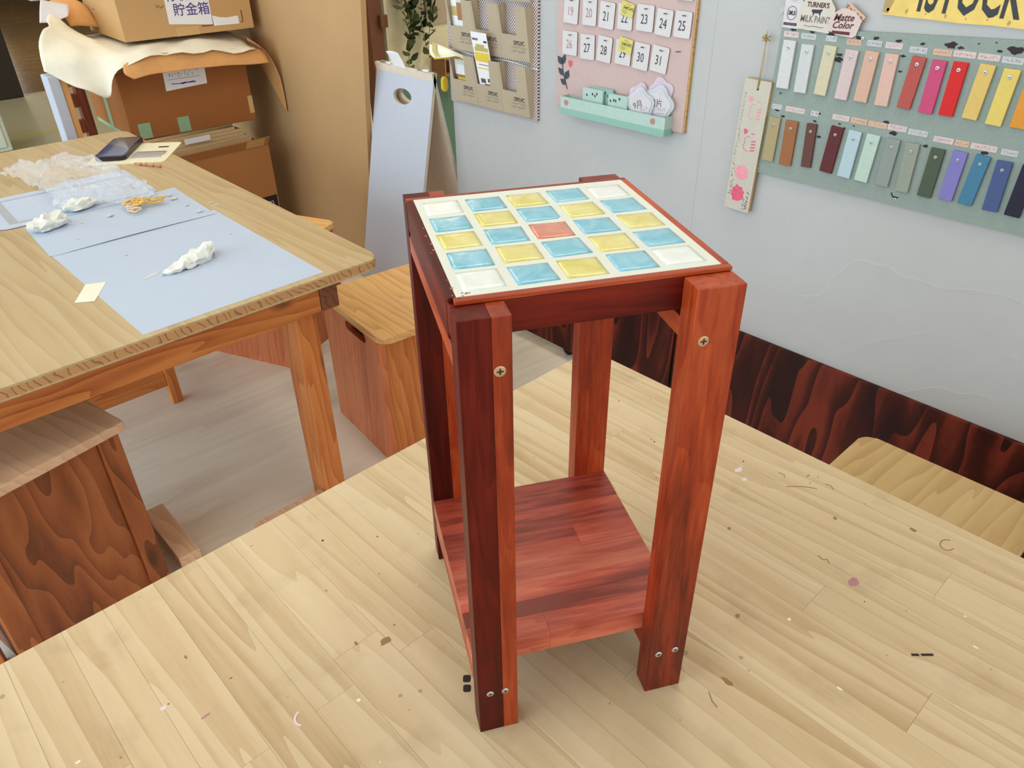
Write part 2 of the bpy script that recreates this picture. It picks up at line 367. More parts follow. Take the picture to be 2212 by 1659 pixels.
def struct(o): o['kind'] = 'structure'; return o
def lab(o, s): o['label'] = s; return o
_tc = {}
def text_mesh(s, size, sx=1.0, shear=0.0, align='CENTER', thick=0.0003, fat=0.0):
    k = (s, size, sx, shear, align, fat)
    if k in _tc: return _tc[k]
    cu = bpy.data.curves.new('text', 'FONT'); cu.body = s; cu.size = size; cu.align_x = align; cu.align_y = 'CENTER'
    cu.shear = shear; cu.resolution_u = 2; cu.extrude = thick/2; cu.offset = fat
    o = bpy.data.objects.new('text', cu); COL.objects.link(o)
    dg = bpy.context.evaluated_depsgraph_get()
    me = bpy.data.meshes.new_from_object(o.evaluated_get(dg))
    for v in me.vertices: v.co.x *= sx
    bpy.data.objects.remove(o); bpy.data.curves.remove(cu)
    _tc[k] = me; return me
def text(name, s, size, mat, parent, loc, rz=0.0, sx=1.0, shear=0.0, align='CENTER', fat=0.0, rot=None):
    me = text_mesh(s, size, sx, shear, align, fat=fat).copy(); me.materials.clear()
    o = link(name, me, mat, parent); o.location = loc; o.rotation_euler = rot or (0, 0, rz)
    return o
def stroke(name, pts, w, mat, parent, z=0.0006):
    """flat pen stroke in the local XY plane"""
    bm = bmesh.new(); L = []
    P = [Vector((a, b, 0)) for a, b in pts]
    for i, p in enumerate(P):
        d = (P[min(i+1, len(P)-1)]-P[max(i-1, 0)]); d = d.normalized() if d.length > 1e-9 else Vector((1, 0, 0))
        s = Vector((-d.y, d.x, 0))*w/2
        L.append((bm.verts.new(p+s+Vector((0, 0, z))), bm.verts.new(p-s+Vector((0, 0, z)))))
    B = [(bm.verts.new(a.co-Vector((0, 0, 0.0003))), bm.verts.new(b.co-Vector((0, 0, 0.0003)))) for a, b in L]
    for k in range(len(L)-1):
        a, b, c, d = L[k], L[k+1], B[k], B[k+1]
        bm.faces.new((a[1], b[1], b[0], a[0])); bm.faces.new((c[0], d[0], d[1], c[1])); bm.faces.new((a[0], b[0], d[0], c[0])); bm.faces.new((c[1], d[1], b[1], a[1]))
    bm.faces.new((L[0][1], L[0][0], B[0][0], B[0][1])); bm.faces.new((L[-1][0], L[-1][1], B[-1][1], B[-1][0]))
    me = bpy.data.meshes.new(name); bm.to_mesh(me); bm.free()
    return link(name, me, mat, parent)
def glyphs(name, parent, cx, cy, w, h, n, mat, z, rz=0.0, seed=0, rot=None, pen=0.10):
    """a run of n small unreadable pen characters, one flat print"""
    rn = random.Random(seed); bm = bmesh.new(); cw = w/n; t = min(cw, h)*pen
    for k in range(n):
        x0 = -w/2+k*cw+cw*0.12; ww = cw*0.76
        for q in range(rn.choice((2, 3, 3, 4))):
            a = Vector((x0+rn.random()*ww, (rn.random()-.5)*h, 0))
            b = Vector((x0+rn.random()*ww, a.y, 0)) if rn.random() < .45 else (Vector((a.x+rn.uniform(-.2, .2)*ww, (rn.random()-.5)*h, 0)))
            d = b-a
            if d.length < h*0.2: d = Vector((ww*.5, h*.1, 0)); b = a+d
            s_ = Vector((-d.y, d.x, 0)).normalized()*t/2
            bm.faces.new([bm.verts.new(p) for p in (a-s_, b-s_, b+s_, a+s_)])
    for f in bm.faces:
        if f.normal.z < 0: f.normal_flip()
    me = bpy.data.meshes.new(name); bm.to_mesh(me); bm.free()
    o = link(name, me, mat, parent); o.location = (cx, cy, z); o.rotation_euler = rot or (0, 0, rz); return o
def blob(name, r, mat, parent, loc, seed=0, n=14, rough=0.35, sx=1.0, sy=1.0, rz=0.0, h=0.0004):
    rnd = random.Random(seed); pts = []
    for k in range(n):
        a = 2*math.pi*k/n; q = r*(1-rough/2+rough*rnd.random()); x, y = q*math.cos(a)*sx, q*math.sin(a)*sy
        pts.append((x*math.cos(rz)-y*math.sin(rz), x*math.sin(rz)+y*math.cos(rz)))
    o = prism(name, pts, 0, h, mat, parent); o.location = loc; return o
def wallm(y, z, x=1.44, lean=0.0):
    """frame on the partition: local x to the viewer's right (-Y), y up, z out of the wall (-X)"""
    b = Matrix(((0, 0, -1, x), (-1, 0, 0, y), (0, 1, 0, z), (0, 0, 0, 1)))
    return b @ Matrix.Rotation(math.radians(lean), 4, 'Z')
_cross = {}
def screw2(parent, loc, r, mat, rot, spin=0.0, h=0.0016):
    """screw head: domed disc with a cross recess cut in as a dark inlay (one mesh, two materials)"""
    key = (r, mat, h)
    if key not in _cross:
        bm = bmesh.new(); n = 16; rings = []
        for q, z in ((r*0.98, -0.0004), (r, h*0.4), (r*0.8, h*0.9), (r*0.66, h)):
            rings.append([bm.verts.new((q*math.cos(2*math.pi*k/n), q*math.sin(2*math.pi*k/n), z)) for k in range(n)])
        for a, b in zip(rings, rings[1:]):
            for k in range(n): bm.faces.new((a[k], a[(k+1) % n], b[(k+1) % n], b[k]))
        bm.faces.new(rings[-1])
        w = r*0.15; l = r*0.58
        pts = [(-w, -l), (w, -l), (w, -w), (l, -w), (l, w), (w, w), (w, l), (-w, l), (-w, w), (-l, w), (-l, -w), (-w, -w)]
        f = bm.faces.new([bm.verts.new((x, y, h*1.04)) for x, y in pts]); f.material_index = 1
        me = bpy.data.meshes.new('screw'); bm.to_mesh(me); bm.free(); me.materials.append(M(mat)); me.materials.append(M('recess'))
        _cross[key] = me
    o = bpy.data.objects.new('screw', _cross[key]); COL.objects.link(o); o.parent = parent; o.location = loc
    o.rotation_mode = 'XYZ'; o.rotation_euler = rot
    return o

# ------------------------------------------------------------------ room shell
def multi_box(name, boxes, mat):
    bm = bmesh.new()
    for lo, hi in boxes: bm_box(bm, lo, hi)
    return link(name, tomesh(bm, name), mat)
struct(box('floor', (-3.9, -3.1, -0.06), (4.6, 4.9, 0), 'floor_vinyl'))
struct(box('floor_far', (-3.9, 4.9, -0.06), (4.6, 7.55, 0), 'floor_beige'))
struct(box('floor_hall', (-3.9, 7.55, -0.06), (4.6, 16, -0.004), 'hall_brown'))
struct(box('ceiling', (-3.9, -3.1, 2.7), (4.6, 16, 2.76), 'room_white'))
struct(multi_box('wall_left', [((-3.9, -3.1, 0), (-3.8, -0.9, 2.7)), ((-3.9, 6.1, 0), (-3.8, 16, 2.7)), ((-3.9, -0.9, 0), (-3.8, 6.1, 0.10)), ((-3.9, -0.9, 2.42), (-3.8, 6.1, 2.7))], 'room_white'))
struct(multi_box('wall_front', [((-3.8, -3.1, 0), (-1.7, -3.0, 2.7)), ((2.1, -3.1, 0), (4.5, -3.0, 2.7)), ((-1.7, -3.1, 0), (2.1, -3.0, 0.65)), ((-1.7, -3.1, 2.45), (2.1, -3.0, 2.7))], 'room_white'))
struct(box('wall_far_side', (4.5, -3.1, 0), (4.6, 16, 2.7), 'room_white'))
struct(box('wall_back', (-3.8, 15.9, 0), (4.5, 16, 2.7), 'hall_brown'))
def window(name, axis, a0, a1, z0, z1, pos, n):
    w = struct(empty(name))
    lo = lambda a, z, p: (p, a, z) if axis == 'Y' else (a, p, z)
    for i in range(n+1):
        a = a0+(a1-a0)*i/n; aa, bb = max(a0, a-0.025), min(a1, a+0.025)
        box('window_frame', lo(aa, z0, pos-0.03), lo(bb, z1, pos+0.03), 'metal_white', w)
    for z in (z0, z1-0.04): box('window_rail', lo(a0, z, pos-0.03), lo(a1, z+0.04, pos+0.03), 'metal_white', w)
    for i in range(n):
        a = a0+(a1-a0)*i/n
        box('pane', lo(a+0.025, z0+0.04, pos-0.003), lo(a0+(a1-a0)*(i+1)/n-0.025, z1-0.04, pos+0.003), 'window_glass', w)
window('window_1', 'Y', -0.9, 6.1, 0.10, 2.42, -3.85, 6)
window('window_2', 'X', -1.7, 2.1, 0.65, 2.45, -3.05, 3)
names = ['over the mosaic stand', 'nearest the partition', 'over the paper-covered table', 'over the cartons', 'at the far end of the room', 'added behind the plaster partition to brighten the cream panel', 'added as fill in front of the pale green wall', 'added to brighten the dark hall']
for (lx, ly), w in zip(LAMPS, names):
    t = empty('ceiling_or_added_lamp', (lx, ly, 2.615), 0, 'flat white ceiling lamp '+w, 'lamp', 'ceiling lamps')
    box('housing', (-0.28, -0.6, 0.03), (0.28, 0.6, 0.085), 'metal_white', t, 0.004)
    box('diffuser', (-0.25, -0.57, 0.01), (0.25, 0.57, 0.03), 'lamp_diffuser', t, 0.003)

# plaster partition on casters, two units
WX = 1.44
wr = struct(empty('wall_right', (0, 0, 0)))
box('wall_panel', (WX, 0.7452, 0.052), (WX+0.08, 1.768, 2.3), 'plaster_white', wr, 0.0006)
box('wall_panel', (WX, -2.2, 0.052), (WX+0.08, 0.7450, 2.3), 'plaster_white', wr, 0.0006)
for cy in (1.66, 1.22, 0.86, 0.63, 0.1, -0.6, -1.4, -2.1):
    c = empty('caster'); c.parent = wr; c.location = (WX+0.04, cy, 0)
    wl = lathe('wheel', [(0.012, -0.011), (0.022, -0.010), (0.024, -0.006), (0.024, 0.006), (0.022, 0.010), (0.012, 0.011)], 'rubber_black', c, 20)
    wl.location = (0, 0, 0.024); wl.rotation_euler = (math.pi/2, 0, 0)
    box('fork', (-0.018, -0.017, 0.018), (0.018, -0.0125, 0.052), 'rubber_black', c, 0.001)
    box('fork', (-0.018, 0.0125, 0.018), (0.018, 0.017, 0.052), 'rubber_black', c, 0.001)
br = struct(empty('baseboard_right'))
box('board', (WX-0.012, 0.751, 0.05), (WX, 1.768, 0.378), 'baseboard_stain', br, 0.001)
box('board', (WX-0.012, -2.2, 0.05), (WX, 0.741, 0.380), 'baseboard_stain', br, 0.001)
box('gap_backing', (WX-0.003, 0.741, 0.05), (WX, 0.751, 0.378), 'dark_gap', br)

# cream and green partition beyond the end of the plaster wall
PY = 2.66
wc = struct(empty('wall_cream', (0, 0, 0)))
box('upper_panel', (1.80, PY, 0.70), (2.9, PY+0.05, 2.1), 'cream_panel', wc)
box('lower_panel', (1.80, PY, 0.0), (2.9, PY+0.05, 0.685), 'deep_green', wc)
box('ledge', (1.80, PY-0.012, 0.685), (2.9, PY+0.05, 0.70), 'panel_tan', wc, 0.001)
struct(box('wall_pale', (1.2, 3.9, 0), (4.5, 3.95, 2.3), 'pale_green'))
pf = empty('wooden_frame_post', (1.745, PY, 0), 0, 'dark brown notched wooden frame post at the edge of the cream panel', 'post')
box('post', (-0.035, -0.01, 0), (0.035, 0.05, 2.1), 'frame_brown', pf, 0.002)
for z in (0.30, 0.62, 0.93, 1.24): box('cleat', (0.012, -0.03, z), (0.05, -0.01, z+0.05), 'frame_brown', pf, 0.002)

# far left: hall end
pl = tag(box('pillar', (0.55, 7.42, 0), (1.30, 7.75, 2.7), 'pillar_dark', None, 0.01), 'dark brown pillar standing at the far edge of the pale floor', 'pillar')
hl = empty('hall_lamp', (2.35, 13.2, 0), 0, 'tall white tube lamp at the far end of the dark hall', 'lamp')
box('base', (-0.12, -0.12, 0), (0.12, 0.12, 0.03), 'metal_white', hl, 0.005); tube('lamp_tube', [(0, 0, 0.35), (0, 0, 1.9)], 0.035, 'hall_lamp', hl, 12); tube('stem', [(0, 0, 0.03), (0, 0, 0.36)], 0.02, 'metal_white', hl)
tag(box('floor_tape', (0.75, 6.02, 0), (2.1, 6.07, 0.0008), 'yellow_tape'), 'thin yellow tape line stuck across the far floor', 'tape')
lk = empty('white_locker', (0.62, 5.55, 0), 0, 'pale greenish white metal cabinet cut off by the left edge behind the table', 'cabinet')
box('body', (-0.5, 0, 0.03), (0.13, 0.42, 0.8), 'metal_white', lk, 0.01); box('door', (-0.47, -0.012, 0.06), (0.10, 0, 0.77), 'metal_white', lk, 0.003); box('plinth', (-0.48, 0.02, 0), (0.11, 0.4, 0.03), 'pillar_dark', lk)

# ------------------------------------------------------------------ front work table (laminated pine)
T0 = 0.70
wt = empty('work_table', (0.02, -0.3, 0), 0, 'pale laminated pine work table carrying the red mosaic stand', 'table')
def loc(p): return (p[0]-0.02, p[1]+0.3, p[2])
XE = [0.646, 0.600, 0.555, 0.498, 0.461, 0.423, 0.366, 0.301]
while XE[-1] > -0.60: XE.append(XE[-1]-random.choice((0.048, 0.055, 0.06)))
YN, YF = -0.95, 0.415
top = empty('tabletop'); top.parent = wt
box('substrate', loc((XE[-1]+0.001, YN+0.001, T0-0.026)), loc((0.645, YF-0.001, T0-0.0016)), 'pine_orange_Y', top)
fixed = {(3, 2): None}
JN = {2: [-0.268], 5: [-0.169], 6: [-0.320], 3: [-0.62, 0.21], 4: [-0.5, 0.05]}
for i in range(len(XE)-1):
    js = sorted(JN.get(i) or [random.uniform(-0.75, -0.45), random.uniform(-0.1, 0.28)])
    ys = [YN]+js+[YF]
    for a, b in zip(ys, ys[1:]):
        box('stave', loc((XE[i+1]+0.00012, a+0.00012, T0-0.0255)), loc((XE[i]-0.00012, b-0.00012, T0)), 'pine_pale_Y', top)
for y in (YN+0.05, YF-0.075): box('apron', loc((XE[-1]+0.12, y, 0.59)), loc((0.55, y+0.025, T0-0.026)), 'pine_orange_X', wt, 0.002)
for x in (XE[-1]+0.10, 0.525): box('side_rail', loc((x, YN+0.05, 0.59)), loc((x+0.025, YF-0.05, T0-0.026)), 'pine_orange_Y', wt, 0.002)
for x in (XE[-1]+0.128, 0.46):
    for y in (YN+0.08, YF-0.14): box('leg', loc((x, y, 0)), loc((x+0.06, y+0.06, T0-0.026)), 'pine_orange_Z', wt, 0.003)
spots = [('paint_spot', 0.0085, 'paint_mauve', 0.453, -0.190, 1.2, .9), ('paint_spot', 0.006, 'paint_lilac', 0.527, 0.010, 1, .8), ('paint_spot', 0.008, 'paint_lilac', 0.540, 0.028, 1.2, .7),
 ('scuff', 0.010, 'scuff_brown', -0.016, 0.140, 1, .6), ('scuff', 0.0045, 'scuff_brown', -0.042, 0.161, .5, 1), ('paint_spot', 0.005, 'paint_lilac', -0.236, 0.233, 1, .6), ('scuff', 0.005, 'paint_mauve', -0.208, 0.193, 1.3, .4),
 ('fleck', 0.003, 'fleck_white', -0.322, 0.233, 1.4, .6), ('scuff', 0.0035, 'scuff_brown', -0.192, 0.279, .5, 1.2), ('scuff', 0.0022, 'scuff_black', 0.018, 0.331, 1, 1), ('fleck', 0.003, 'fleck_white', -0.081, 0.097, 1, 1),
 ('scuff', 0.0035, 'scuff_brown', 0.544, -0.120, 1, 1), ('scuff', 0.0035, 'scuff_brown', 0.424, -0.031, 1, 1), ('scuff', 0.006, 'scuff_brown', 0.597, -0.203, .7, 1), ('scuff', 0.007, 'scuff_brown', 0.221, -0.162, .6, 1.3),
 ('scuff', 0.0045, 'scuff_brown', 0.306, -0.120, 1, .7), ('fleck', 0.003, 'fleck_white', 0.345, -0.165, 1, 1), ('fleck', 0.0028, 'fleck_white', 0.30, -0.25, .6, 1.6), ('fleck', 0.0025, 'fleck_white', 0.46, -0.33, .6, 1.8), ('scuff', 0.003, 'scuff_brown', 0.60, -0.05, 1.5, .5)]
for i, (n, r, m, x, y, sx, sy) in enumerate(spots): blob(n, r*0.75, m, top, loc((x, y, T0)), i, 12, .5, sx, sy, h=0.00025)
rnd = random.Random(3)
for i in range(60):
    x, y = rnd.uniform(-0.33, 0.62), rnd.uniform(-0.40, 0.38)
    blob('fleck', rnd.uniform(0.0005, 0.0013), rnd.choice(('scuff_brown', 'scuff_brown', 'scuff_brown', 'scuff_black', 'fleck_white')), top, loc((x, y, T0)), i+50, 7, .5, rnd.uniform(.6, 1.8), 1, rnd.uniform(0, 3), h=0.0002)
for pts in ([(0.556, -0.040), (0.573, -0.057), (0.583, -0.073)], [(0.576, -0.016), (0.577, -0.025), (0.572, -0.028)], [(0.464, -0.138), (0.461, -0.146), (0.466, -0.149), (0.461, -0.155)], [(0.601, -0.076), (0.603, -0.084), (0.598, -0.090)],
            [(0.196, -0.155), (0.189, -0.164), (0.187, -0.172)], [(0.398, -0.2845), (0.404, -0.2903)], [(0.4058, -0.2920), (0.4155, -0.3012)]):
    o = stroke('scratch', [(a-0.02, b+0.3) for a, b in pts], 0.0030 if .39 < pts[0][0] < .42 else 0.0011, 'scuff_black' if .39 < pts[0][0] < .42 else 'scuff_brown', top, 0.0004); o.location = (0, 0, T0)
ring = [(0.601+0.011*math.cos(a/3), -0.245+0.008*math.sin(a/3)) for a in range(0, 15)]
o = stroke('cup_ring', [(a-0.02, b+0.3) for a, b in ring], 0.0012, 'scuff_brown', top, 0.0004); o.location = (0, 0, T0)
arc = [(-0.134+0.009*math.cos(1.6+a/6), 0.12+0.009*math.sin(1.6+a/6)) for a in range(0, 15)]
o = stroke('paint_arc', [(a-0.02, b+0.3) for a, b in arc], 0.0022, 'paint_lilac', top, 0.0004); o.location = (0, 0, T0)

# ------------------------------------------------------------------ red mosaic plant stand
SA = math.radians(-28.8)
ps = empty('mosaic_stand', (0, 0, T0), SA, 'reddish-brown stained wooden stand with a mosaic tile top and low shelf', 'plant stand')
SW, SD, LT, LW, LH = 0.220, 0.2237, 0.0237, 0.0398, 0.4759
for ix, x in enumerate((0.0, SW-LW)):
    for y in (-LT, SD):
        if ix == 0:
            lg = empty('leg'); lg.parent = ps
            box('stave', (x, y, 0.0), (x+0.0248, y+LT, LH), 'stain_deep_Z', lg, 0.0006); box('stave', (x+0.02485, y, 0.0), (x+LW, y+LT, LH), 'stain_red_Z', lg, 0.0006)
        else: lg = box('leg', (x, y, 0.0), (x+LW, y+LT, LH), 'stain_red_Z', ps, 0.0008)
        yo, rx = (-LT, math.pi/2) if y < 0 else (SD+LT, -math.pi/2)
        sx0 = 0.0302 if ix == 0 else 0.190
        pts = [(sx0, 0.4315)]+([(0.012, 0.0598), (0.0272, 0.0593)] if ix == 0 else [(0.1903, 0.0593), (0.2085, 0.0609)])
        for q, (sx_, sz_) in enumerate(pts): lab(screw2(lg, (sx_, yo, sz_), 0.0046 if q == 0 else 0.0037, 'screw_brass' if q == 0 else 'screw_steel', (rx, 0, 0), h=0.0009), 'countersunk cross-head screw')
tr = empty('top_tray'); tr.parent = ps
ap = 0.014
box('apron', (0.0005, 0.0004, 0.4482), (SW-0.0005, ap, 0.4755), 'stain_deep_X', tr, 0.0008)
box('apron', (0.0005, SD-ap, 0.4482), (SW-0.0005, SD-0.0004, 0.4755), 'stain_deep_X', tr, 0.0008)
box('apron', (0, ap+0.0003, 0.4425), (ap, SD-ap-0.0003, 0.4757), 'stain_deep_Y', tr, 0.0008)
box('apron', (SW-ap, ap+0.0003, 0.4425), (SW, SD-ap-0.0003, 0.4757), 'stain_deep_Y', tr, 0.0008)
RW = 0.0066
box('rim', (0.004, 0, 0.4758), (SW, RW, 0.4795), 'stain_red_X', tr, 0.0007)
box('rim', (0, SD-RW, 0.4758), (SW, SD, 0.4795), 'stain_red_X', tr, 0.0007)
box('rim', (0, 0.006, 0.4759), (RW, SD-RW, 0.4797), 'stain_deep_Y', tr, 0.0007)
box('rim', (SW-RW, RW, 0.4759), (SW, SD-RW, 0.4797), 'stain_red_Y', tr, 0.0007)
box('grout_bed', (RW-0.0004, RW-0.0004, 0.462), (SW-RW+0.0004, SD-RW+0.0004, 0.4797), 'grout', tr, 0.0006)
for i in range(14):
    r_ = random.Random(i); blob('dust', r_.uniform(0.0006, 0.0014), 'dust', tr, (r_.uniform(0.0015, 0.02) if i % 2 else r_.uniform(0.002, 0.006), r_.uniform(0.004, 0.012) if i % 2 else r_.uniform(0.01, 0.21), 0.4797), i, 6, .6, h=0.0002)
PAT = ['WBYBW', 'BYBYB', 'YBRBY', 'BYBYB', 'WBYBW']
CN = {'W': ('tile_white', 'white glossy tile'), 'B': ('tile_blue', 'blue glossy tile'), 'Y': ('tile_yellow', 'yellow glossy tile'), 'R': ('tile_red', 'coral red glossy tile')}
def tile_mesh(mat):
    bm = bmesh.new(); n = 8; s = 0.0166; G = []
    for j in range(n+1):
        for i in range(n+1):
            u, v = 2*i/n-1, 2*j/n-1
            e = max(abs(u), abs(v)); z = 0.0007*(1-e**10)+0.00012*math.sin(3.1*u+1.3)*math.cos(2.3*v)
            G.append(bm.verts.new((u*s*(1-0.012*v*v), v*s*(1-0.012*u*u), z)))
    for j in range(n):
        for i in range(n): bm.faces.new((G[j*9+i], G[j*9+i+1], G[j*9+i+10], G[j*9+i+9]))
    b = [e for e in bm.edges if e.is_boundary]
    r = bmesh.ops.extrude_edge_only(bm, edges=b)
    for v in [v for v in r['geom'] if isinstance(v, bmesh.types.BMVert)]: v.co.z = -0.004
    me = tomesh(bm, 'tile', True); me.materials.append(M(mat)); return me
TM = {k: tile_mesh(v[0]) for k, v in CN.items()}
rnd = random.Random(11)
for r in range(5):
    for c in range(5):
        k = PAT[r][c]; o = bpy.data.objects.new('tile', TM[k]); COL.objects.link(o); o.parent = tr; o['label'] = CN[k][1]
        o.location = (0.0295+0.0400*c+rnd.uniform(-.0007, .0007), 0.1875-0.0395*r+rnd.uniform(-.0007, .0007), 0.4799); o.rotation_euler = (rnd.uniform(-.01, .01), rnd.uniform(-.01, .01), rnd.uniform(-.03, .03))
for x in (0.0, SW-LW): box('top_rail', (x+0.0003, 0.0002, 0.4250), (x+LW-0.0003, SD-0.0002, 0.4421), 'stain_red_Y', ps, 0.0007)
for x in (0.0, SW-LW): box('shelf_rail', (x+0.0006, 0.0002, 0.050), (x+LW-0.0006, SD-0.0002, 0.0762), 'stain_red_Y', ps, 0.0007)
sh = empty('shelf'); sh.parent = ps
SY = [0.0, 0.0272, 0.0468, 0.069, 0.106, 0.143, 0.178, SD]
for i, (a, b) in enumerate(zip(SY, SY[1:])):
    xs = [0.0, 0.0802, SW] if i == 0 else ([0, 0.15, SW] if i == 4 else [0, SW])
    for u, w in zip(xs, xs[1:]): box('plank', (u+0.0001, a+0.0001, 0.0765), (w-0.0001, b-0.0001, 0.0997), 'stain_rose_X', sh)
# printed marks on the table beside the front leg
ma = Matrix.Translation((0, 0, T0)) @ Matrix.Rotation(SA, 4, 'Z')
for k, (x, y) in enumerate(((-0.0008, 0.0419), (-0.0030, 0.0300))):
    p = ma @ Vector((x, y, 0)); o = prism('ink_mark', rrect(-0.0042, -0.0045, 0.0042, 0.0045, 0.0022, 3), 0, 0.0003, 'scuff_black', top); o.location = loc(p); o.rotation_euler = (0, 0, math.radians(-42.8))

# ------------------------------------------------------------------ paper-covered work table
lt = empty('work_table', (0.165, 1.87, 0), 0, 'honey pine work table covered with white paper at the left', 'table')
def l2(p): return (p[0]-0.165, p[1]-1.87, p[2])
t = prism('tabletop', [l2((x, y, 0))[:2] for x, y in rrect(-0.60, 1.052, 0.617, 2.695, 0.035, 6)], T0-0.0265, T0, 'pine_top_Y', lt, 0.0045, mats=['pine_top_Y', 'pine_end'], side_mi=1, seg=3)
for x in (0.459, -0.49): box('side_rail', l2((x, 1.08, 0.600)), l2((x+0.048, 2.65, T0-0.0268)), 'pine_end_dark', lt, 0.004)
for y in (1.0812, 2.62): box('apron', l2((-0.4415, y, 0.602)), l2((0.4585, y+0.028, T0-0.0268)), 'pine_orange_X', lt, 0.002)
for x in (0.402, -0.4415):
    for y in (1.112, 2.53): box('leg', l2((x, y, 0.0)), l2((x+0.0555, y+0.085, T0-0.028)), 'pine_orange_Z', lt, 0.003)
box('foot_rail', l2((0.20, 1.118, 0.015)), l2((0.401, 1.15, 0.052)), 'pine_rosy', lt, 0.002)
box('foot_rail', l2((0.005, 1.151, 0.02)), l2((0.058, 1.385, 0.06)), 'pine_rosy', lt, 0.002)

def sheet(name, pts, z, mat, label, cat, th=0.0006):
    cx = sum(p[0] for p in pts)/len(pts); cy = sum(p[1] for p in pts)/len(pts)
    o = prism(name, [(x-cx, y-cy) for x, y in pts], 0, th, mat); o.location = (cx, cy, z); return tag(o, label, cat)
sheet('paper_sheet', [(0.064, 1.068), (0.474, 1.072), (0.477, 1.64), (0.056, 1.63)], T0, 'paper_white', 'large white paper sheet reaching the near edge of the left table', 'paper')
up = empty('paper_sheet', (0.262, 1.75, T0+0.0006), 0, 'white paper sheet in the middle of the left table under the yellow rubber bands', 'paper')
prism('sheet', [(x-0.262, y-1.75) for x, y in ((0.051, 1.616), (0.466, 1.609), (0.476, 1.906), (0.063, 1.872))], 0, 0.0006, 'paper_white', up)
patch('fold', [[(0.06-0.262, 1.612-1.75, 0.0004), (0.25-0.262, 1.610-1.75, 0.003), (0.466-0.262, 1.607-1.75, 0.0008)], [(0.06-0.262, 1.622-1.75, 0.0012), (0.25-0.262, 1.622-1.75, 0.0035), (0.466-0.262, 1.618-1.75, 0.0012)], [(0.06-0.262, 1.632-1.75, 0.0006), (0.25-0.262, 1.634-1.75, 0.0008), (0.466-0.262, 1.628-1.75, 0.0006)]], 'paper_white', up)
sheet('paper_sheet', [(0.175, 1.915), (0.43, 1.915), (0.436, 2.195), (0.24, 2.20)], T0, 'paper_white', 'white paper sheet farthest back, partly under the crumpled plastic bag', 'paper')
# printed plastic board (grey grid)
gb = empty('grid_board', (0.215, 2.005, T0+0.0013), math.radians(-2.0), 'white printed card with a grey framed grid and rounded corners', 'card')
prism('card', rrect(-0.205, -0.128, 0.205, 0.158, 0.028, 5), 0, 0.0016, 'paper_white', gb)
box('grey_bar', (-0.172, -0.098, 0.0016), (-0.150, 0.118, 0.0019), 'print_grey', gb)
for y in (-0.100, 0.115): box('grey_bar', (-0.150, y, 0.0016), (0.19, y+0.010, 0.0019), 'print_grey', gb)
for i in range(1, 5): box('grid_line', (-0.150, -0.09+0.041*i, 0.0016), (0.19, -0.0875+0.041*i, 0.0018), 'print_line', gb)
for i in range(1, 5): box('grid_line', (-0.150+0.07*i, -0.09, 0.0016), (-0.1475+0.07*i, 0.115, 0.0018), 'print_line', gb)

def crumple(name, rx, ry, rz, mat, locn, label, cat, seed, n=3, rough=0.45, rot=0.0, parent=None):
    bm = bmesh.new(); bmesh.ops.create_icosphere(bm, subdivisions=n, radius=1)
    off = Vector((seed*3.1, seed*1.7, seed*0.9))
    for v in bm.verts:
        d = v.co.normalized(); k = 1+rough*(noise.noise(d*2.2+off)+0.6*abs(noise.noise(d*5.0+off))-0.2)
        v.co = Vector((d.x*rx*k, d.y*ry*k, max(0.0, (d.z*0.5+0.42))*rz*2*k*0.9))
    o = link(name, tomesh(bm, name, False), mat, parent); o.location = locn; o.rotation_euler = (0, 0, rot)
    if label: tag(o, label, cat)
    return o
ZP = T0+0.0013
# clear bag
def bag():
    rows = []; nx, ny = 15, 19
    for j in range(ny):
        row = []
        for i in range(nx):
            u, v = i/(nx-1), j/(ny-1)
            x = 0.165+0.235*u-0.04*v+0.03*math.sin(3*v); y = 1.895+0.47*v-0.12*u*v-0.08*u
            e = min(u, 1-u, v, 1-v); h = 0.012+min(1, e*5)*(0.018+0.075*max(0, v-0.25)**1.0)
            p = Vector((x, y, 0)); h += 0.020*noise.noise(p*16+Vector((1, 2, 3)))+0.022*abs(noise.noise(p*30))
            row.append((x+0.012*noise.noise(p*21), y+0.012*noise.noise(p*19+Vector((4, 4, 4))), T0+0.004+max(0.001, h)))
        rows.append(row)
    o = patch('plastic_bag', rows, 'bag_film', None, 3, 0, 0.010, None, 70)
    for v in o.data.vertices: v.co.z = max(T0+0.0035, v.co.z)
    return tag(o, 'crumpled clear plastic bag lying on the papers of the left table', 'bag')
bag()
def twist():
    t = empty('paper_towel', (0.262, 1.322, T0+0.0006), 0, 'twisted grey-white tissue lying alone on the large near paper', 'tissue')
    net = []
    prof = [(-0.062, 0.004, 0.006, -0.004), (-0.035, 0.013, 0.014, -0.004), (0.0, 0.021, 0.022, 0.0), (0.035, 0.026, 0.026, 0.010), (0.062, 0.026, 0.030, 0.022), (0.082, 0.016, 0.026, 0.034)]
    for k, (x, w, h, y0) in enumerate(prof):
        net.append([(x+0.004*math.sin(a*2+k), y0+w*math.cos(a)*(1+0.18*math.sin(3*a+k)), max(0.0004, h*0.5+h*0.55*math.sin(a)*(1+0.2*math.cos(4*a+k)))) for a in [math.pi*2*i/12 for i in range(13)]])
    o = patch('body', net, 'tissue', t, 4, 0, 0.010, None, 60, False)
    for v in o.data.vertices: v.co.z = max(0.0003, v.co.z)
    return t
twist()
tw = empty('tissue_smear', (0.185, 1.335, T0+0.0006), math.radians(20), 'flat thin scrap beside the twisted tissue', 'scrap'); blob('scrap', 0.02, 'putty_grey', tw, (0, 0, 0), 4, 12, .3, 1.3, .35, h=0.0008)
crumple('tissue_ball', 0.052, 0.032, 0.022, 'tissue', (0.112, 1.815, ZP), 'crumpled white tissue at the left edge of the papers, by the grid card', 'tissue', 2, rot=0.5)
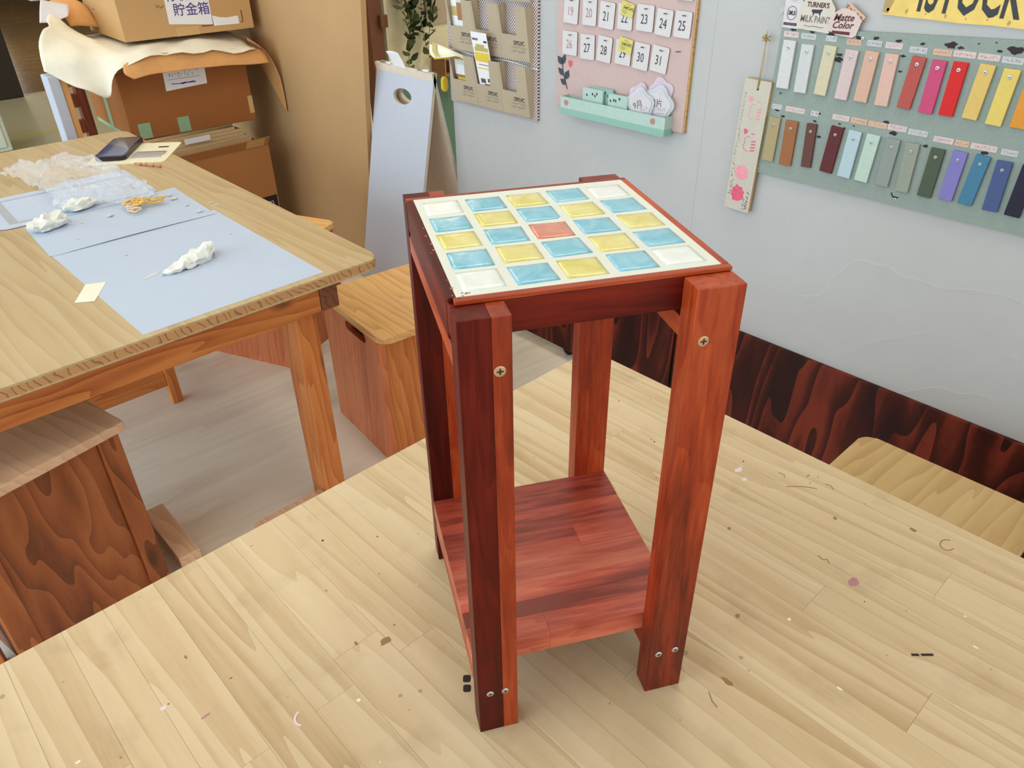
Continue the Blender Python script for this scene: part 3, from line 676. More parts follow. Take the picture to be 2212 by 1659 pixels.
crumple('tissue_ball', 0.045, 0.026, 0.018, 'tissue', (0.215, 1.905, ZP+0.0016), 'small crumpled tissue lying on the printed grid card', 'tissue', 5, rot=0.2)
# rubber bands pile
rb = empty('rubber_bands', (0.338, 1.800, ZP), 0, 'small heap of yellow rubber bands on the white paper', 'rubber bands')
rnd = random.Random(5)
for k in range(16):
    cx, cy = rnd.gauss(0, 0.02), rnd.gauss(0, 0.014); R0 = rnd.uniform(0.010, 0.018); ph = rnd.uniform(0, 6); tl = rnd.uniform(-.5, .5)
    pts = [(cx+R0*(1.1+0.25*math.sin(2*a+ph))*math.cos(a), cy+R0*(0.75+0.2*math.cos(3*a+ph))*math.sin(a), 0.003+0.009*rnd.random()*0.2+k*0.0009+tl*R0*0.35*math.sin(a+ph)+0.005) for a in [2*math.pi*i/18 for i in range(19)]]
    pts = [(x, y, max(0.0016, z)) for x, y, z in pts]
    tube('rubber_band', pts, 0.0021, 'band_yellow' if k % 4 else 'band_peach', rb, 6, False)
for k, (x, y, r) in enumerate(((0.414, 1.842, 0.011), (0.432, 1.800, 0.010), (0.436, 1.838, 0.008), (0.437, 1.725, 0.006), (0.440, 1.649, 0.008), (0.252, 1.791, 0.009))):
    crumple('putty_crumb', r, r*.8, r*.45, 'putty_grey', (x, y, ZP), ['grey putty crumb nearest the rubber bands', 'grey putty crumb at the right edge of the middle paper', 'grey putty crumb behind the rubber bands', 'tiny grey putty crumb right of the rubber bands', 'flat grey putty crumb near the fold of the paper', 'grey putty crumb left of the rubber bands'][k], 'crumb', k+20, 2)
for k, (x, y, r) in enumerate(((0.186, 1.492, .004), (0.427, 1.442, .0035), (0.279, 1.372, .003))):
    crumple('paper_crumb', r, r*.8, r*.4, 'putty_grey', (x, y, T0+0.0006), ['tiny crumb on the left half of the large near paper', 'tiny crumb near the right edge of the large paper', 'tiny crumb just behind the twisted tissue'][k], 'crumb', k+40, 1)
for k, (x, y, r) in enumerate(((0.181, 1.791, .0035), (0.137, 1.685, .004))):
    crumple('paper_crumb', r, r*.8, r*.4, 'putty_grey', (x, y, ZP), ['tiny crumb between the two crumpled tissues', 'tiny crumb at the lower left of the middle paper'][k], 'crumb', k+44, 1)
sheet('paper_strip', [(0.060, 1.391), (0.098, 1.372), (0.046, 1.290), (0.012, 1.312)], T0+0.0006, 'paper_cream', 'small cream paper strip overlapping the left edge of the large paper', 'paper strip')
# phone and open case
ph = empty('smartphone', (0.500, 2.405, T0+0.003), math.radians(-35), 'black smartphone with a bluish screen lying on its opened cream case', 'phone')
prism('body', rrect(-0.048, -0.115, 0.048, 0.125, 0.016, 5), 0, 0.014, 'phone_black', ph, 0.003)
prism('screen', rrect(-0.043, -0.105, 0.043, 0.115, 0.012, 5), 0.014, 0.0145, 'screen_blue', ph)
prism('painted_reflection', [(-0.043, 0.04), (0.043, -0.04), (0.043, 0.105), (0.035, 0.1148), (-0.035, 0.1148), (-0.043, 0.105)], 0.0145, 0.0147, 'screen_reflection_grey', ph)  # screen reflection painted on as a flat slanting grey shape
pc = empty('phone_case', (0.568, 2.318, T0), math.radians(-37), 'cream flip case lying open under the smartphone', 'phone case')
prism('cover', rrect(-0.17, -0.118, 0.075, 0.118, 0.016, 5), 0, 0.0028, 'case_cream', pc, 0.001)
prism('camera_slot', rrect(0.010, 0.055, 0.045, 0.068, 0.005, 4), 0.0028, 0.0034, 'print_black', pc)
box('card_slot', (-0.045, 0.004, 0.0028), (0.050, 0.010, 0.0033), 'print_black', pc); box('foil_card', (-0.048, -0.035, 0.0028), (0.055, 0.003, 0.0035), 'foil', pc); box('card_slot', (-0.048, -0.062, 0.0028), (0.050, -0.036, 0.0036), 'print_grey', pc)
pts = [(0.478+0.006*i, 2.224-0.011*i+0.004*math.sin(i*2.1), T0+0.004+0.002*math.sin(i*1.3)) for i in range(9)]
hs = empty('bead_strap', (0.50, 2.18, T0), 0, 'pinkish bead strap lying beside the phone case', 'strap')
tube('cord', [(x-0.50, y-2.18, z-T0) for x, y, z in pts], 0.0022, 'copper_pink', hs, 6)
for i, (x, y, z) in enumerate(pts[::2]):
    bm = bmesh.new(); bmesh.ops.create_icosphere(bm, subdivisions=2, radius=0.0055 if i else 0.0042)
    b = link('bead', tomesh(bm, 'bead', True), 'fleck_white' if i == 0 else 'copper_pink', hs); b.location = (x-0.50, y-2.18, 0.0055)
for k, (x, y) in enumerate(((0.492, 1.70), (0.497, 1.672))):
    crumple('plastic_chip', 0.008, 0.006, 0.002, 'bag_film', (x, y, T0), ['clear plastic chip on bare wood right of the papers', 'nearer clear plastic chip on bare wood right of the papers'][k], 'chip', k+60, 2)

# ------------------------------------------------------------------ box stools
def handle_panel(name, w, h, t, mat, parent, hole=None):
    """upright board in local YZ, thickness along +x, with a stadium hand hole"""
    bm = bmesh.new()
    out = [(0, 0), (w, 0), (w, h), (0, h)]
    if not hole:
        o = box(name, (0, 0, 0), (t, w, h), mat, parent, 0.002); return o
    cy, cz, L, r = hole
    pts = []
    for i in range(9): a = -math.pi/2+math.pi*i/8; pts.append((cy+L/2-r+r*math.cos(a), cz+r*math.sin(a)))
    for i in range(9): a = math.pi/2+math.pi*i/8; pts.append((cy-L/2+r+r*math.cos(a), cz+r*math.sin(a)))
    for x in (0, t):
        vo = [bm.verts.new((x, a, b)) for a, b in out]; vi = [bm.verts.new((x, a, b)) for a, b in pts]
        es = [bm.edges.new((vo[i], vo[(i+1) % 4])) for i in range(4)]+[bm.edges.new((vi[i], vi[(i+1) % len(vi)])) for i in range(len(vi))]
        bmesh.ops.triangle_fill(bm, use_beauty=True, use_dissolve=False, edges=es)
    bm.verts.ensure_lookup_table(); n = 4+len(pts)
    for k0, cnt in ((0, 4), (4, len(pts))):
        for i in range(cnt):
            a, b = k0+i, k0+(i+1) % cnt; bm.faces.new((bm.verts[a], bm.verts[b], bm.verts[n+b], bm.verts[n+a]))
    return link(name, tomesh(bm, name), mat, parent)
def box_stool(locn, rz, w, d, h, label, seat='pine_honey_Y', side='pine_rust_Z', front='pine_orange_Z', over=0.018, flush=True):
    """origin at the front-left floor corner, hand hole in the left and right boards"""
    s = empty('box_stool', locn, rz, label, 'stool', 'box stools'); t = 0.018; st = 0.02
    x0 = 0.0
    prism('seat', rrect(x0-0.001, -over, w+0.001, d+over, 0.028, 5), h-st, h, seat, s, 0.004)
    a = handle_panel('side_panel', d, h-st-0.0003, t, side, s, (d*0.40, h-0.041, 0.122, 0.0150))
    b = handle_panel('side_panel', d, h-st-0.0003, t, side, s, (d*0.40, h-0.041, 0.122, 0.0150)); b.location = (w-t, 0, 0)
    box('front_panel', (t+0.0003, 0.006, 0.0), (w-t-0.0003, 0.006+t, h-st-0.0003), front, s, 0.001)
    box('back_panel', (t+0.0003, d-0.006-t, 0.0), (w-t-0.0003, d-0.006, h-st-0.0003), front, s, 0.001)
    return s
box_stool((0.640, 1.150, 0), math.radians(-6), 0.35, 0.345, 0.43, 'orange wooden box stool with a hand hole, nearest behind the red stand')
box_stool((0.700, 1.842, 0), math.radians(24), 0.35, 0.345, 0.43, 'wooden box stool half hidden behind the paper-covered table', front='pine_rust_Z')
box_stool((0.80, -0.275, 0), 0.0, 0.352, 0.318, 0.43, 'pale wooden stool with rounded corners tucked beside the dark baseboard', seat='pine_top_X', side='pine_honey_Z', front='pine_honey_Z')
# left framed stool
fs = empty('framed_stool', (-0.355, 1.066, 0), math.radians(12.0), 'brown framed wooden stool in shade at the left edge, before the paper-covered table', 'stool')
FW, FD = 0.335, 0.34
prism('seat', rrect(-0.012, -0.014, FW+0.014, FD+0.012, 0.006, 3), 0.478, 0.500, 'pine_rosy', fs, 0.003)
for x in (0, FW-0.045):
    for y in (0, FD-0.03): box('leg', (x, y, 0), (x+0.045, y+0.03, 0.4778), 'pine_shaded_Z', fs, 0.002)
box('front_panel', (0.0452, 0.012, 0.015), (FW-0.0452, 0.026, 0.4776), 'pine_shaded_Z', fs, 0.001)
box('back_panel', (0.0452, FD-0.026, 0.015), (FW-0.0452, FD-0.012, 0.4776), 'pine_shaded_Z', fs, 0.001)
for x in (0.010, FW-0.024): box('side_panel', (x, 0.0302, 0.015), (x+0.014, FD-0.0302, 0.4776), 'pine_shaded_Z', fs, 0.001)
# low stool under the table
ls = empty('low_stool', (0.0, 1.92, 0), 0, 'wooden stool with a low stretcher standing under the paper-covered table', 'stool')
prism('seat', rrect(-0.02, -0.02, 0.352, 0.34, 0.02, 4), 0.40, 0.42, 'pine_orange_Y', ls, 0.003)
for x in (0.0, 0.300):
    for y in (0.0, 0.285): box('leg', (x, y, 0), (x+0.033, y+0.035, 0.3998), 'pine_orange_Z', ls, 0.002)
for y in (0.008, 0.293): box('stretcher', (0.0332, y, 0.070), (0.2998, y+0.02, 0.125), 'pine_orange_X', ls, 0.002)

# ------------------------------------------------------------------ leaning tan sheet, cartons
lp = bpy.data.meshes.new('tall_panel')
tp = empty('tall_panel', (1.32, 2.2, 0), 0, 'tall plain tan board standing upright behind the cartons', 'board')
bm = bmesh.new()
for x in (0.0, 0.022):
    for y, z in ((0.035, 0.0), (1.15, 0.0), (1.15, 1.75), (-0.18, 1.75)): bm.verts.new((x, y, z))
bm.verts.ensure_lookup_table(); v = bm.verts
bm.faces.new([v[i] for i in (3, 2, 1, 0)]); bm.faces.new([v[i] for i in (4, 5, 6, 7)])
for i in range(4): j = (i+1) % 4; bm.faces.new((v[i], v[j], v[4+j], v[4+i]))
link('sheet', tomesh(bm, 'sheet'), 'panel_tan', tp)
box('edge_strip', (0.004, 1.15, 0), (0.018, 1.156, 1.75), 'cardboard_dark', tp)

def carton(name, x0, x1, y0, y1, z0, z1, rz, mat, label, top_seam=True):
    c = empty(name, ((x0+x1)/2, (y0+y1)/2, z0), rz, label, 'carton', 'cardboard cartons'); a, b, h = (x1-x0)/2, (y1-y0)/2, z1-z0
    box('body', (-a, -b, 0), (a, b, h), mat, c, 0.003)
    if top_seam:
        for s in (-1, 1): box('flap', (-a+0.003, 0.001 if s > 0 else -b+0.002, h), (a-0.003, b-0.002 if s > 0 else -0.001, h+0.003), mat, c, 0.0008)
    return c, a, b, h
RX = (math.pi/2, 0, 0)
# lower open carton
lo_ = empty('carton', (0.96, 2.97, 0), math.radians(1.5), 'open cardboard carton on the floor at the bottom of the pile, holding flat sheets', 'carton', 'cardboard cartons')
A, B, Hh = 0.245, 0.20, 0.515
box('front_wall', (-A, -B, 0), (A, -B+0.006, Hh), 'cardboard_dark', lo_, 0.001); box('back_wall', (-A, B-0.006, 0), (A, B, Hh), 'cardboard_dark', lo_, 0.001)
box('side_wall', (-A, -B+0.0062, 0), (-A+0.006, B-0.0062, Hh), 'cardboard_dark', lo_, 0.001); box('side_wall', (A-0.006, -B+0.0062, 0), (A, B-0.0062, Hh), 'cardboard_dark', lo_, 0.001)
box('bottom', (-A+0.006, -B+0.006, 0), (A-0.006, B-0.006, 0.006), 'cardboard_dark', lo_)
f = box('flap', (-A+0.004, -0.003, 0), (A-0.004, 0.0, 0.05), 'cardboard_dark', lo_, 0.001); f.location = (0, -B, Hh); f.rotation_euler = (math.radians(38), 0, 0)
tpe = box('tape', (-0.04, -0.0036, 0.002), (0.045, -0.003, 0.046), 'tape_clear', f); tpe.location = (A-0.07, 0, 0)
pb = box('print_block', (A-0.115, -B-0.0008, 0.215), (A-0.006, -B, 0.292), 'print_black', lo_); text('lettering', 'cm', 0.045, 'cardboard_pale', lo_, (A-0.05, -B-0.001, 0.262), rot=RX)
# flat cardboard sheets stacked in it
rnd = random.Random(9)
for k in range(7):
    z = 0.513+k*0.0135; sx = rnd.uniform(-0.012, 0.012); w0 = 0.225-0.006*k
    tg = box('cardboard_sheet', (-w0, -0.15, 0), (w0, 0.15, 0.0128), 'cardboard_pale', None, 0.001)
    tg.location = (0.94+sx-0.004*k, 2.985+rnd.uniform(-.006, .006)+0.004*k, z); tg.rotation_euler = (0, 0, math.radians(1.5+rnd.uniform(-1.2, 1.2)))
    tag(tg, ['lowest', 'second lowest', 'third lowest', 'middle', 'third highest', 'second highest', 'topmost'][k]+' flat cardboard sheet of the stack under the middle carton', 'cardboard sheet', 'stacked cardboard sheets')
st = tag(box('packing_tape_strip', (-0.055, -0.001, 0), (0.055, 0.0, 0.022), 'paper_note'), 'white tape strip across the front of the stacked cardboard sheets', 'tape'); st.location = (0.93, 2.831, 0.566)
# middle carton
c, a, b, h = carton('carton', 0.700, 1.215, 2.845, 3.33, 0.610, 0.860, math.radians(-3), 'cardboard_deep', 'middle carton of the pile with green tape and a handwritten note')
nt = empty('note'); nt.parent = c; nt.location = (0.0, -b-0.0006, 0.20); nt.rotation_euler = (math.pi/2, 0, math.radians(0)); 
prism('paper', [(-0.085, -0.034), (0.082, -0.026), (0.085, 0.036), (-0.082, 0.034)], 0, 0.0006, 'paper_note', nt)
stroke('underline', [(-0.07, 0.006), (0.06, 0.006)], 0.0014, 'ink_grey', nt, 0.0009); stroke('scribble', [(-0.06, -0.010), (-0.03, -0.013), (0.0, -0.010), (-0.02, -0.015), (0.03, -0.010), (0.038, -0.014), (-0.02, -0.012)], 0.003, 'ink_violet', nt, 0.0009)
glyphs('handwriting', nt, -0.005, 0.022, 0.13, 0.018, 7, 'ink_grey', 0.0009, 0, 3)
for x in (-0.07, -0.225): box('tape', (x, -b-0.0008, 0.004), (x+0.047, -b, 0.062), 'tape_green', c)
box('tape', (-a-0.0008, -b+0.02, 0.002), (-a, b-0.02, 0.018), 'tape_green', c); box('tape', (-a-0.0008, -0.02, 0.018), (-a, 0.03, 0.248), 'tape_green', c)
box('tape', (a-0.02, -b-0.0008, 0.03), (a, -b, 0.10), 'tape_clear', c)
# upper carton
c, a, b, h = carton('carton', 0.772, 1.290, 2.862, 3.30, 0.962, 1.24, math.radians(-2.5), 'cardboard', 'upper carton of the pile with a violet handwritten sign')
nt = empty('note'); nt.parent = c; nt.location = (0.0, -b-0.0006, 0.0); nt.rotation_euler = (math.pi/2, 0, 0)
prism('paper', [(-0.082, 0.046), (0.088, 0.030), (0.094, 0.19), (-0.078, 0.195)], 0, 0.0006, 'paper_note', nt)
text('handwriting', '貯金箱', 0.048, 'ink_violet', nt, (0.016, 0.088, 0.0009), -0.03, fat=0.0004); text('handwriting', '竹取り', 0.044, 'ink_violet', nt, (-0.012, 0.139, 0.0009), -0.03, fat=0.0003)
prism('torn_label', [(0.091, 0.024), (0.198, 0.022), (0.197, 0.052), (0.15, 0.049), (0.12, 0.053), (0.091, 0.062)], 0, 0.0005, 'paper_note', nt)
for pts in ([(0.204, 0.028), (0.214, 0.028), (0.214, 0.070)], [(0.042, 0.028), (0.089, 0.026), (0.089, 0.074)]): stroke('corner_mark', pts, 0.003, 'print_black', nt, 0.0005)
stroke('pen_mark', [(-0.115, 0.118), (-0.112, 0.106), (-0.104, 0.113), (-0.100, 0.104), (-0.088, 0.112)], 0.0018, 'ink_dark', nt, 0.0004)
box('tape', (-0.06, -b-0.0006, 0.0), (0.03, -b, 0.03), 'tape_clear', c)
for k, z in enumerate((0.09, 0.13)): stroke('side_print', [(0, 0), (0.03, 0)], 0.004, 'ink_grey', c, 0).matrix_local = Matrix.Translation((-a-0.0006, 0.1, z)) @ Matrix.Rotation(-math.pi/2, 4, 'Z') @ Matrix.Rotation(math.pi/2, 4, 'X')
# draped paper over the middle carton
dr = empty('wrapping_paper', (0.9, 2.95, 0.87), 0, 'cream wrapping paper draped between the middle and upper cartons', 'paper')
D = lambda p: (p[0]-0.9, p[1]-2.95, p[2]-0.87)
net = [[(0.455, 2.88, 0.905), (0.475, 2.90, 0.985), (0.53, 2.97, 1.03), (0.60, 3.12, 1.06), (0.62, 3.3, 1.06)],
       [(0.545, 2.81, 0.842), (0.555, 2.84, 0.925), (0.60, 2.92, 0.985), (0.67, 3.05, 0.985), (0.70, 3.3, 0.965)],
       [(0.620, 2.795, 0.797), (0.640, 2.81, 0.895), (0.68, 2.88, 0.955), (0.75, 3.05, 0.952), (0.78, 3.3, 0.952)],
       [(0.676, 2.76, 0.878), (0.720, 2.78, 0.920), (0.80, 2.88, 0.945), (0.84, 3.05, 0.950), (0.86, 3.3, 0.952)],
       [(0.80, 2.755, 0.923), (0.83, 2.80, 0.935), (0.90, 2.88, 0.945), (0.95, 3.05, 0.95), (0.96, 3.3, 0.95)],
       [(1.00, 2.755, 0.916), (1.02, 2.80, 0.932), (1.05, 2.88, 0.943), (1.07, 3.05, 0.95), (1.08, 3.3, 0.95)],
       [(1.225, 2.755, 0.893), (1.225, 2.80, 0.910), (1.23, 2.88, 0.928), (1.24, 3.05, 0.94), (1.24, 3.3, 0.94)]]
patch('sheet', [[D(p) for p in r] for r in net], 'drape_cream', dr, 6, 0.0012, 0.018, None, 11)
for v_ in dr.children[0].data.vertices:
    if v_.co.x > -0.20 and v_.co.y > -0.115: v_.co.z = min(v_.co.z, 0.078)
net = [[(0.70, 2.765, 0.905), (0.69, 2.745, 0.880), (0.715, 2.735, 0.858)], [(0.78, 2.775, 0.928), (0.78, 2.752, 0.895), (0.80, 2.735, 0.866)], [(0.95, 2.775, 0.920), (0.95, 2.752, 0.892), (0.96, 2.735, 0.862)], [(1.12, 2.775, 0.908), (1.12, 2.752, 0.882), (1.13, 2.735, 0.852)], [(1.258, 2.775, 0.893), (1.258, 2.752, 0.870), (1.262, 2.735, 0.842)]]
patch('curled_front', [[D(p) for p in r] for r in net], 'kraft', dr, 5, 0.0012, 0.003)
net = [[(1.20, 2.77, 0.935), (1.235, 2.85, 0.935), (1.25, 3.0, 0.935)], [(1.262, 2.755, 0.885), (1.285, 2.84, 0.888), (1.30, 2.98, 0.89)], [(1.30, 2.752, 0.80), (1.305, 2.82, 0.80), (1.312, 2.93, 0.81)], [(1.345, 2.752, 0.70), (1.328, 2.78, 0.70), (1.315, 2.83, 0.71)], [(1.376, 2.752, 0.640), (1.345, 2.762, 0.64), (1.315, 2.775, 0.655)]]
net = [[(min(x, 1.312), y, z) for x, y, z in r] for r in net]
patch('side_flap', [[D(p) for p in r] for r in net], 'kraft', dr, 4, 0.0012, 0.003)
pr = empty('paper_roll_end', (0.70, 3.19, 1.0), 0, 'curled kraft paper end behind the draped paper, left of the upper carton', 'paper')
patch('curl', [[(-0.09, 0.1, 0.045), (-0.05, 0.0, 0.055), (-0.035, -0.05, 0.005)], [(-0.03, 0.13, 0.085), (0.0, 0.05, 0.07), (0.01, -0.02, 0.0)], [(0.05, 0.14, 0.085), (0.07, 0.05, 0.06), (0.08, -0.02, -0.012)]], 'kraft', pr, 4, 0.0012)
# stand carrying the paper
sd = empty('wooden_stand', (0.55, 3.0, 0), 0, 'reddish-brown wooden stand with a white side board left of the cartons', 'stand')
box('side_board', (-0.092, -0.14, 0), (-0.052, -0.06, 0.885), 'white_paint', sd, 0.004); box('edge_strip', (-0.051, -0.135, 0), (-0.030, -0.10, 0.90), 'kraft', sd, 0.002)
box('post', (0.05, 0.10, 0), (0.085, 0.14, 0.90), 'stand_wood', sd, 0.002)
for z in (0.62, 0.72): box('crossbar', (-0.05, 0.10, z), (0.05, 0.13, z+0.05), 'stand_wood', sd, 0.002)
box('foot_board', (-0.05, 0.10, 0), (0.05, 0.13, 0.06), 'stand_wood', sd, 0.002)
bl = tag(patch('paper_corner', [[(0.520, 3.12, 1.035), (0.55, 3.18, 1.075), (0.58, 3.25, 1.10)], [(0.565, 3.11, 1.035), (0.59, 3.16, 1.065), (0.62, 3.22, 1.090)], [(0.62, 3.10, 1.05), (0.64, 3.14, 1.065), (0.66, 3.2, 1.08)]], 'label_lilac', None, 4, 0.001), 'pale lilac paper corner poking out left of the draped paper', 'paper')
bl.location = (0.035, 0, -0.005)
bx = tag(box('foam_board', (-0.2, -0.15, 0), (0.09, 0.15, 0.014), 'white_paint', None, 0.002), 'white foam board edge showing left of the upper carton', 'board'); bx.location = (0.80, 3.47, 1.085)

# ------------------------------------------------------------------ A-frame sign board
ab = empty('a_frame_board', (1.39, 1.97, 0), 0, 'white A-frame sign board with an oval hand hole', 'sign board')
def leaf_board(sgn, mats):
    HT = 0.905; d = 0.20; n = 10
    lean = math.atan2(d, HT); Lh = math.hypot(d, HT)
    bm = bmesh.new(); T = 0.012
    out = [(-0.17, 0), (0.17, 0), (0.17, Lh), (-0.17, Lh)]
    hole = [(-0.0+0.054*math.cos(2*math.pi*i/20), Lh-0.100+0.027*math.sin(2*math.pi*i/20)) for i in range(20)]
    for y in (0, T):
        vo = [bm.verts.new((a, y, b)) for a, b in out]; vi = [bm.verts.new((a, y, b)) for a, b in hole]
        es = [bm.edges.new((vo[i], vo[(i+1) % 4])) for i in range(4)]+[bm.edges.new((vi[i], vi[(i+1) % 20])) for i in range(20)]
        r = bmesh.ops.triangle_fill(bm, use_beauty=True, use_dissolve=False, edges=es)
        for f in r['geom']:
            if isinstance(f, bmesh.types.BMFace): f.material_index = 0 if y == 0 else 1
    bm.verts.ensure_lookup_table()
    for k0, cnt in ((0, 4), (4, 20)):
        for i in range(cnt):
            p, q = k0+i, k0+(i+1) % cnt; f = bm.faces.new((bm.verts[p], bm.verts[q], bm.verts[24+q], bm.verts[24+p])); f.material_index = 2
    o = link('leaf', tomesh(bm, 'leaf'), None, ab, mats)
    # local x -> world -Y (sgn) ; outer face (y=0) looks away from the hinge
    base = Matrix.Translation((-d*sgn, 0, 0)) @ Matrix.Rotation(-math.pi/2*sgn, 4, 'Z') @ Matrix.Rotation(-lean, 4, 'X')
    o.matrix_local = base; return o
leaf_board(1, ['white_paint', 'board_back', 'white_edge']); leaf_board(-1, ['white_paint', 'board_back', 'white_edge'])
for y in (-0.11, 0.11): tube('hinge', [(0, y-0.03, 0.906), (0, y+0.03, 0.906)], 0.006, 'screw_steel', ab, 10)
tgc = tag(patch('price_tag', [[(0, 0.045, 0), (0, 0.0, 0.004), (0, -0.05, 0.0)], [(-0.012, 0.050, 0.045), (-0.012, 0.005, 0.05), (-0.010, -0.04, 0.045)], [(-0.028, 0.055, 0.085), (-0.026, 0.012, 0.09), (-0.024, -0.03, 0.085)]], 'paper_note', None, 3, 0.0008), 'blank white paper tag stuck on top of the A-frame board', 'tag'); tgc.location = (1.383, 1.990, 0.895); tgc.scale = (0.8, 0.8, 0.68)
yd = tag(prism('yellow_clip', rrect(-0.02, -0.04, 0.02, 0.04, 0.018, 5), 0, 0.02, 'yellow_plastic', None, 0.004), 'yellow plastic clip on the back edge of the A-frame board', 'clip'); yd.matrix_world = Matrix.Translation((1.418, 1.790, 0.868)) @ Matrix.Rotation(math.pi/2, 4, 'X') @ Matrix.Diagonal((0.55, 0.6, 0.6, 1)) 

# ------------------------------------------------------------------ hanging vine, hook and box on the cream partition
vn = empty('hanging_vine', (1.93, PY-0.03, 0.72), 0, 'trailing green leafy vine hanging in front of the cream panel', 'plant')
def leaf_mesh(mat, s):
    bm = bmesh.new(); P = [(0, 0, 0), (0.42, 0.35, 0.05), (0.5, 0.75, 0.02), (0.28, 1.15, -0.06), (0, 1.5, -0.18), (-0.28, 1.15, -0.06), (-0.5, 0.75, 0.02), (-0.42, 0.35, 0.05)]
    vs = [bm.verts.new((x*s, y*s, z*s)) for x, y, z in P]; mid = [bm.verts.new((0, y*s, -0.08*s)) for y in (0.4, 0.8, 1.15)]
    for a in ((0, 1, 'a'), ): pass
    seqR = [vs[0], vs[1], vs[2], vs[3], vs[4]]; seqL = [vs[0], vs[7], vs[6], vs[5], vs[4]]; M_ = [vs[0], mid[0], mid[1], mid[2], vs[4]]
    for S_, rev in ((seqR, False), (seqL, True)):
        for i in range(4):
            q = [M_[i], S_[i], S_[i+1], M_[i+1]]; u = []
            for k in q:
                if k not in u: u.append(k)
            bm.faces.new(u[::-1] if rev else u)
    bmesh.ops.solidify(bm, geom=bm.faces[:], thickness=0.0006)
    me = tomesh(bm, 'leaf', True); me.materials.append(M(mat)); return me
LM = [leaf_mesh('leaf_green', 0.036), leaf_mesh('leaf_light', 0.031), leaf_mesh('leaf_green', 0.029)]
rnd = random.Random(21)
for k in range(7):
    x0 = rnd.uniform(-0.06, 0.07); L0 = rnd.uniform(0.0, 0.22); pts = []
    for i in range(9):
        z = 0.75-(0.75-L0)*i/8; pts.append((x0+0.02*math.sin(i*0.9+k)+0.012*i*(0.3 if k % 2 else -0.1), -0.02+0.012*math.cos(i+k), z))
    tube('stem', pts, 0.0018, 'stem_green', vn, 5)
    for i in range(38):
        f = i/37; j = f*8; a = int(min(j, 7)); p = Vector(pts[a]).lerp(Vector(pts[a+1]), j-a)
        o = bpy.data.objects.new('leaf', LM[rnd.randrange(3)]); COL.objects.link(o); o.parent = vn; s = rnd.uniform(0.75, 1.15)
        o.location = p+Vector((rnd.uniform(-.012, .012), rnd.uniform(-.02, .008), 0)); o.rotation_euler = (rnd.uniform(1.9, 3.0), rnd.uniform(-.6, .6), rnd.uniform(-2.4, 2.4)); o.scale = (s, s, s)
hk = empty('wall_hook', (2.045, PY-0.012, 0.74), 0, 'white bent wire hook on the cream panel beside the vine', 'hook')
tube('wire', [(0, 0, -0.03), (0.0, -0.01, -0.02), (0.0, -0.012, 0.03), (-0.012, -0.012, 0.055), (-0.03, -0.012, 0.058)], 0.004, 'metal_white', hk); lathe('foot', [(0.012, -0.034), (0.012, -0.030), (0.006, -0.028)], 'metal_white', hk)
wb = empty('wooden_crate', (2.10, PY-0.11, 0.700), 0, 'small open wooden crate on the ledge of the cream panel', 'crate')
for n_, lo2, hi2 in (('back_board', (-0.06, 0.10, 0.0), (0.06, 0.108, 0.07)), ('side_board', (-0.06, 0.01, 0.0), (-0.052, 0.0998, 0.07)), ('side_board', (0.052, 0.01, 0), (0.06, 0.0998, 0.07)), ('base_board', (-0.0518, 0.01, 0), (0.0518, 0.0998, 0.006)), ('top_board', (-0.06, 0.01, 0.0702), (0.06, 0.108, 0.077))): box(n_, lo2, hi2, 'leaflet_brown', wb, 0.001)
kb = tag(box('kraft_board', (0, 0, 0), (0.30, 0.010, 0.55), 'pocket_kraft', None, 0.001), 'plain tan board fixed on the cream panel behind the pocket rack', 'board'); kb.location = (2.02, PY-0.0102, 0.915)

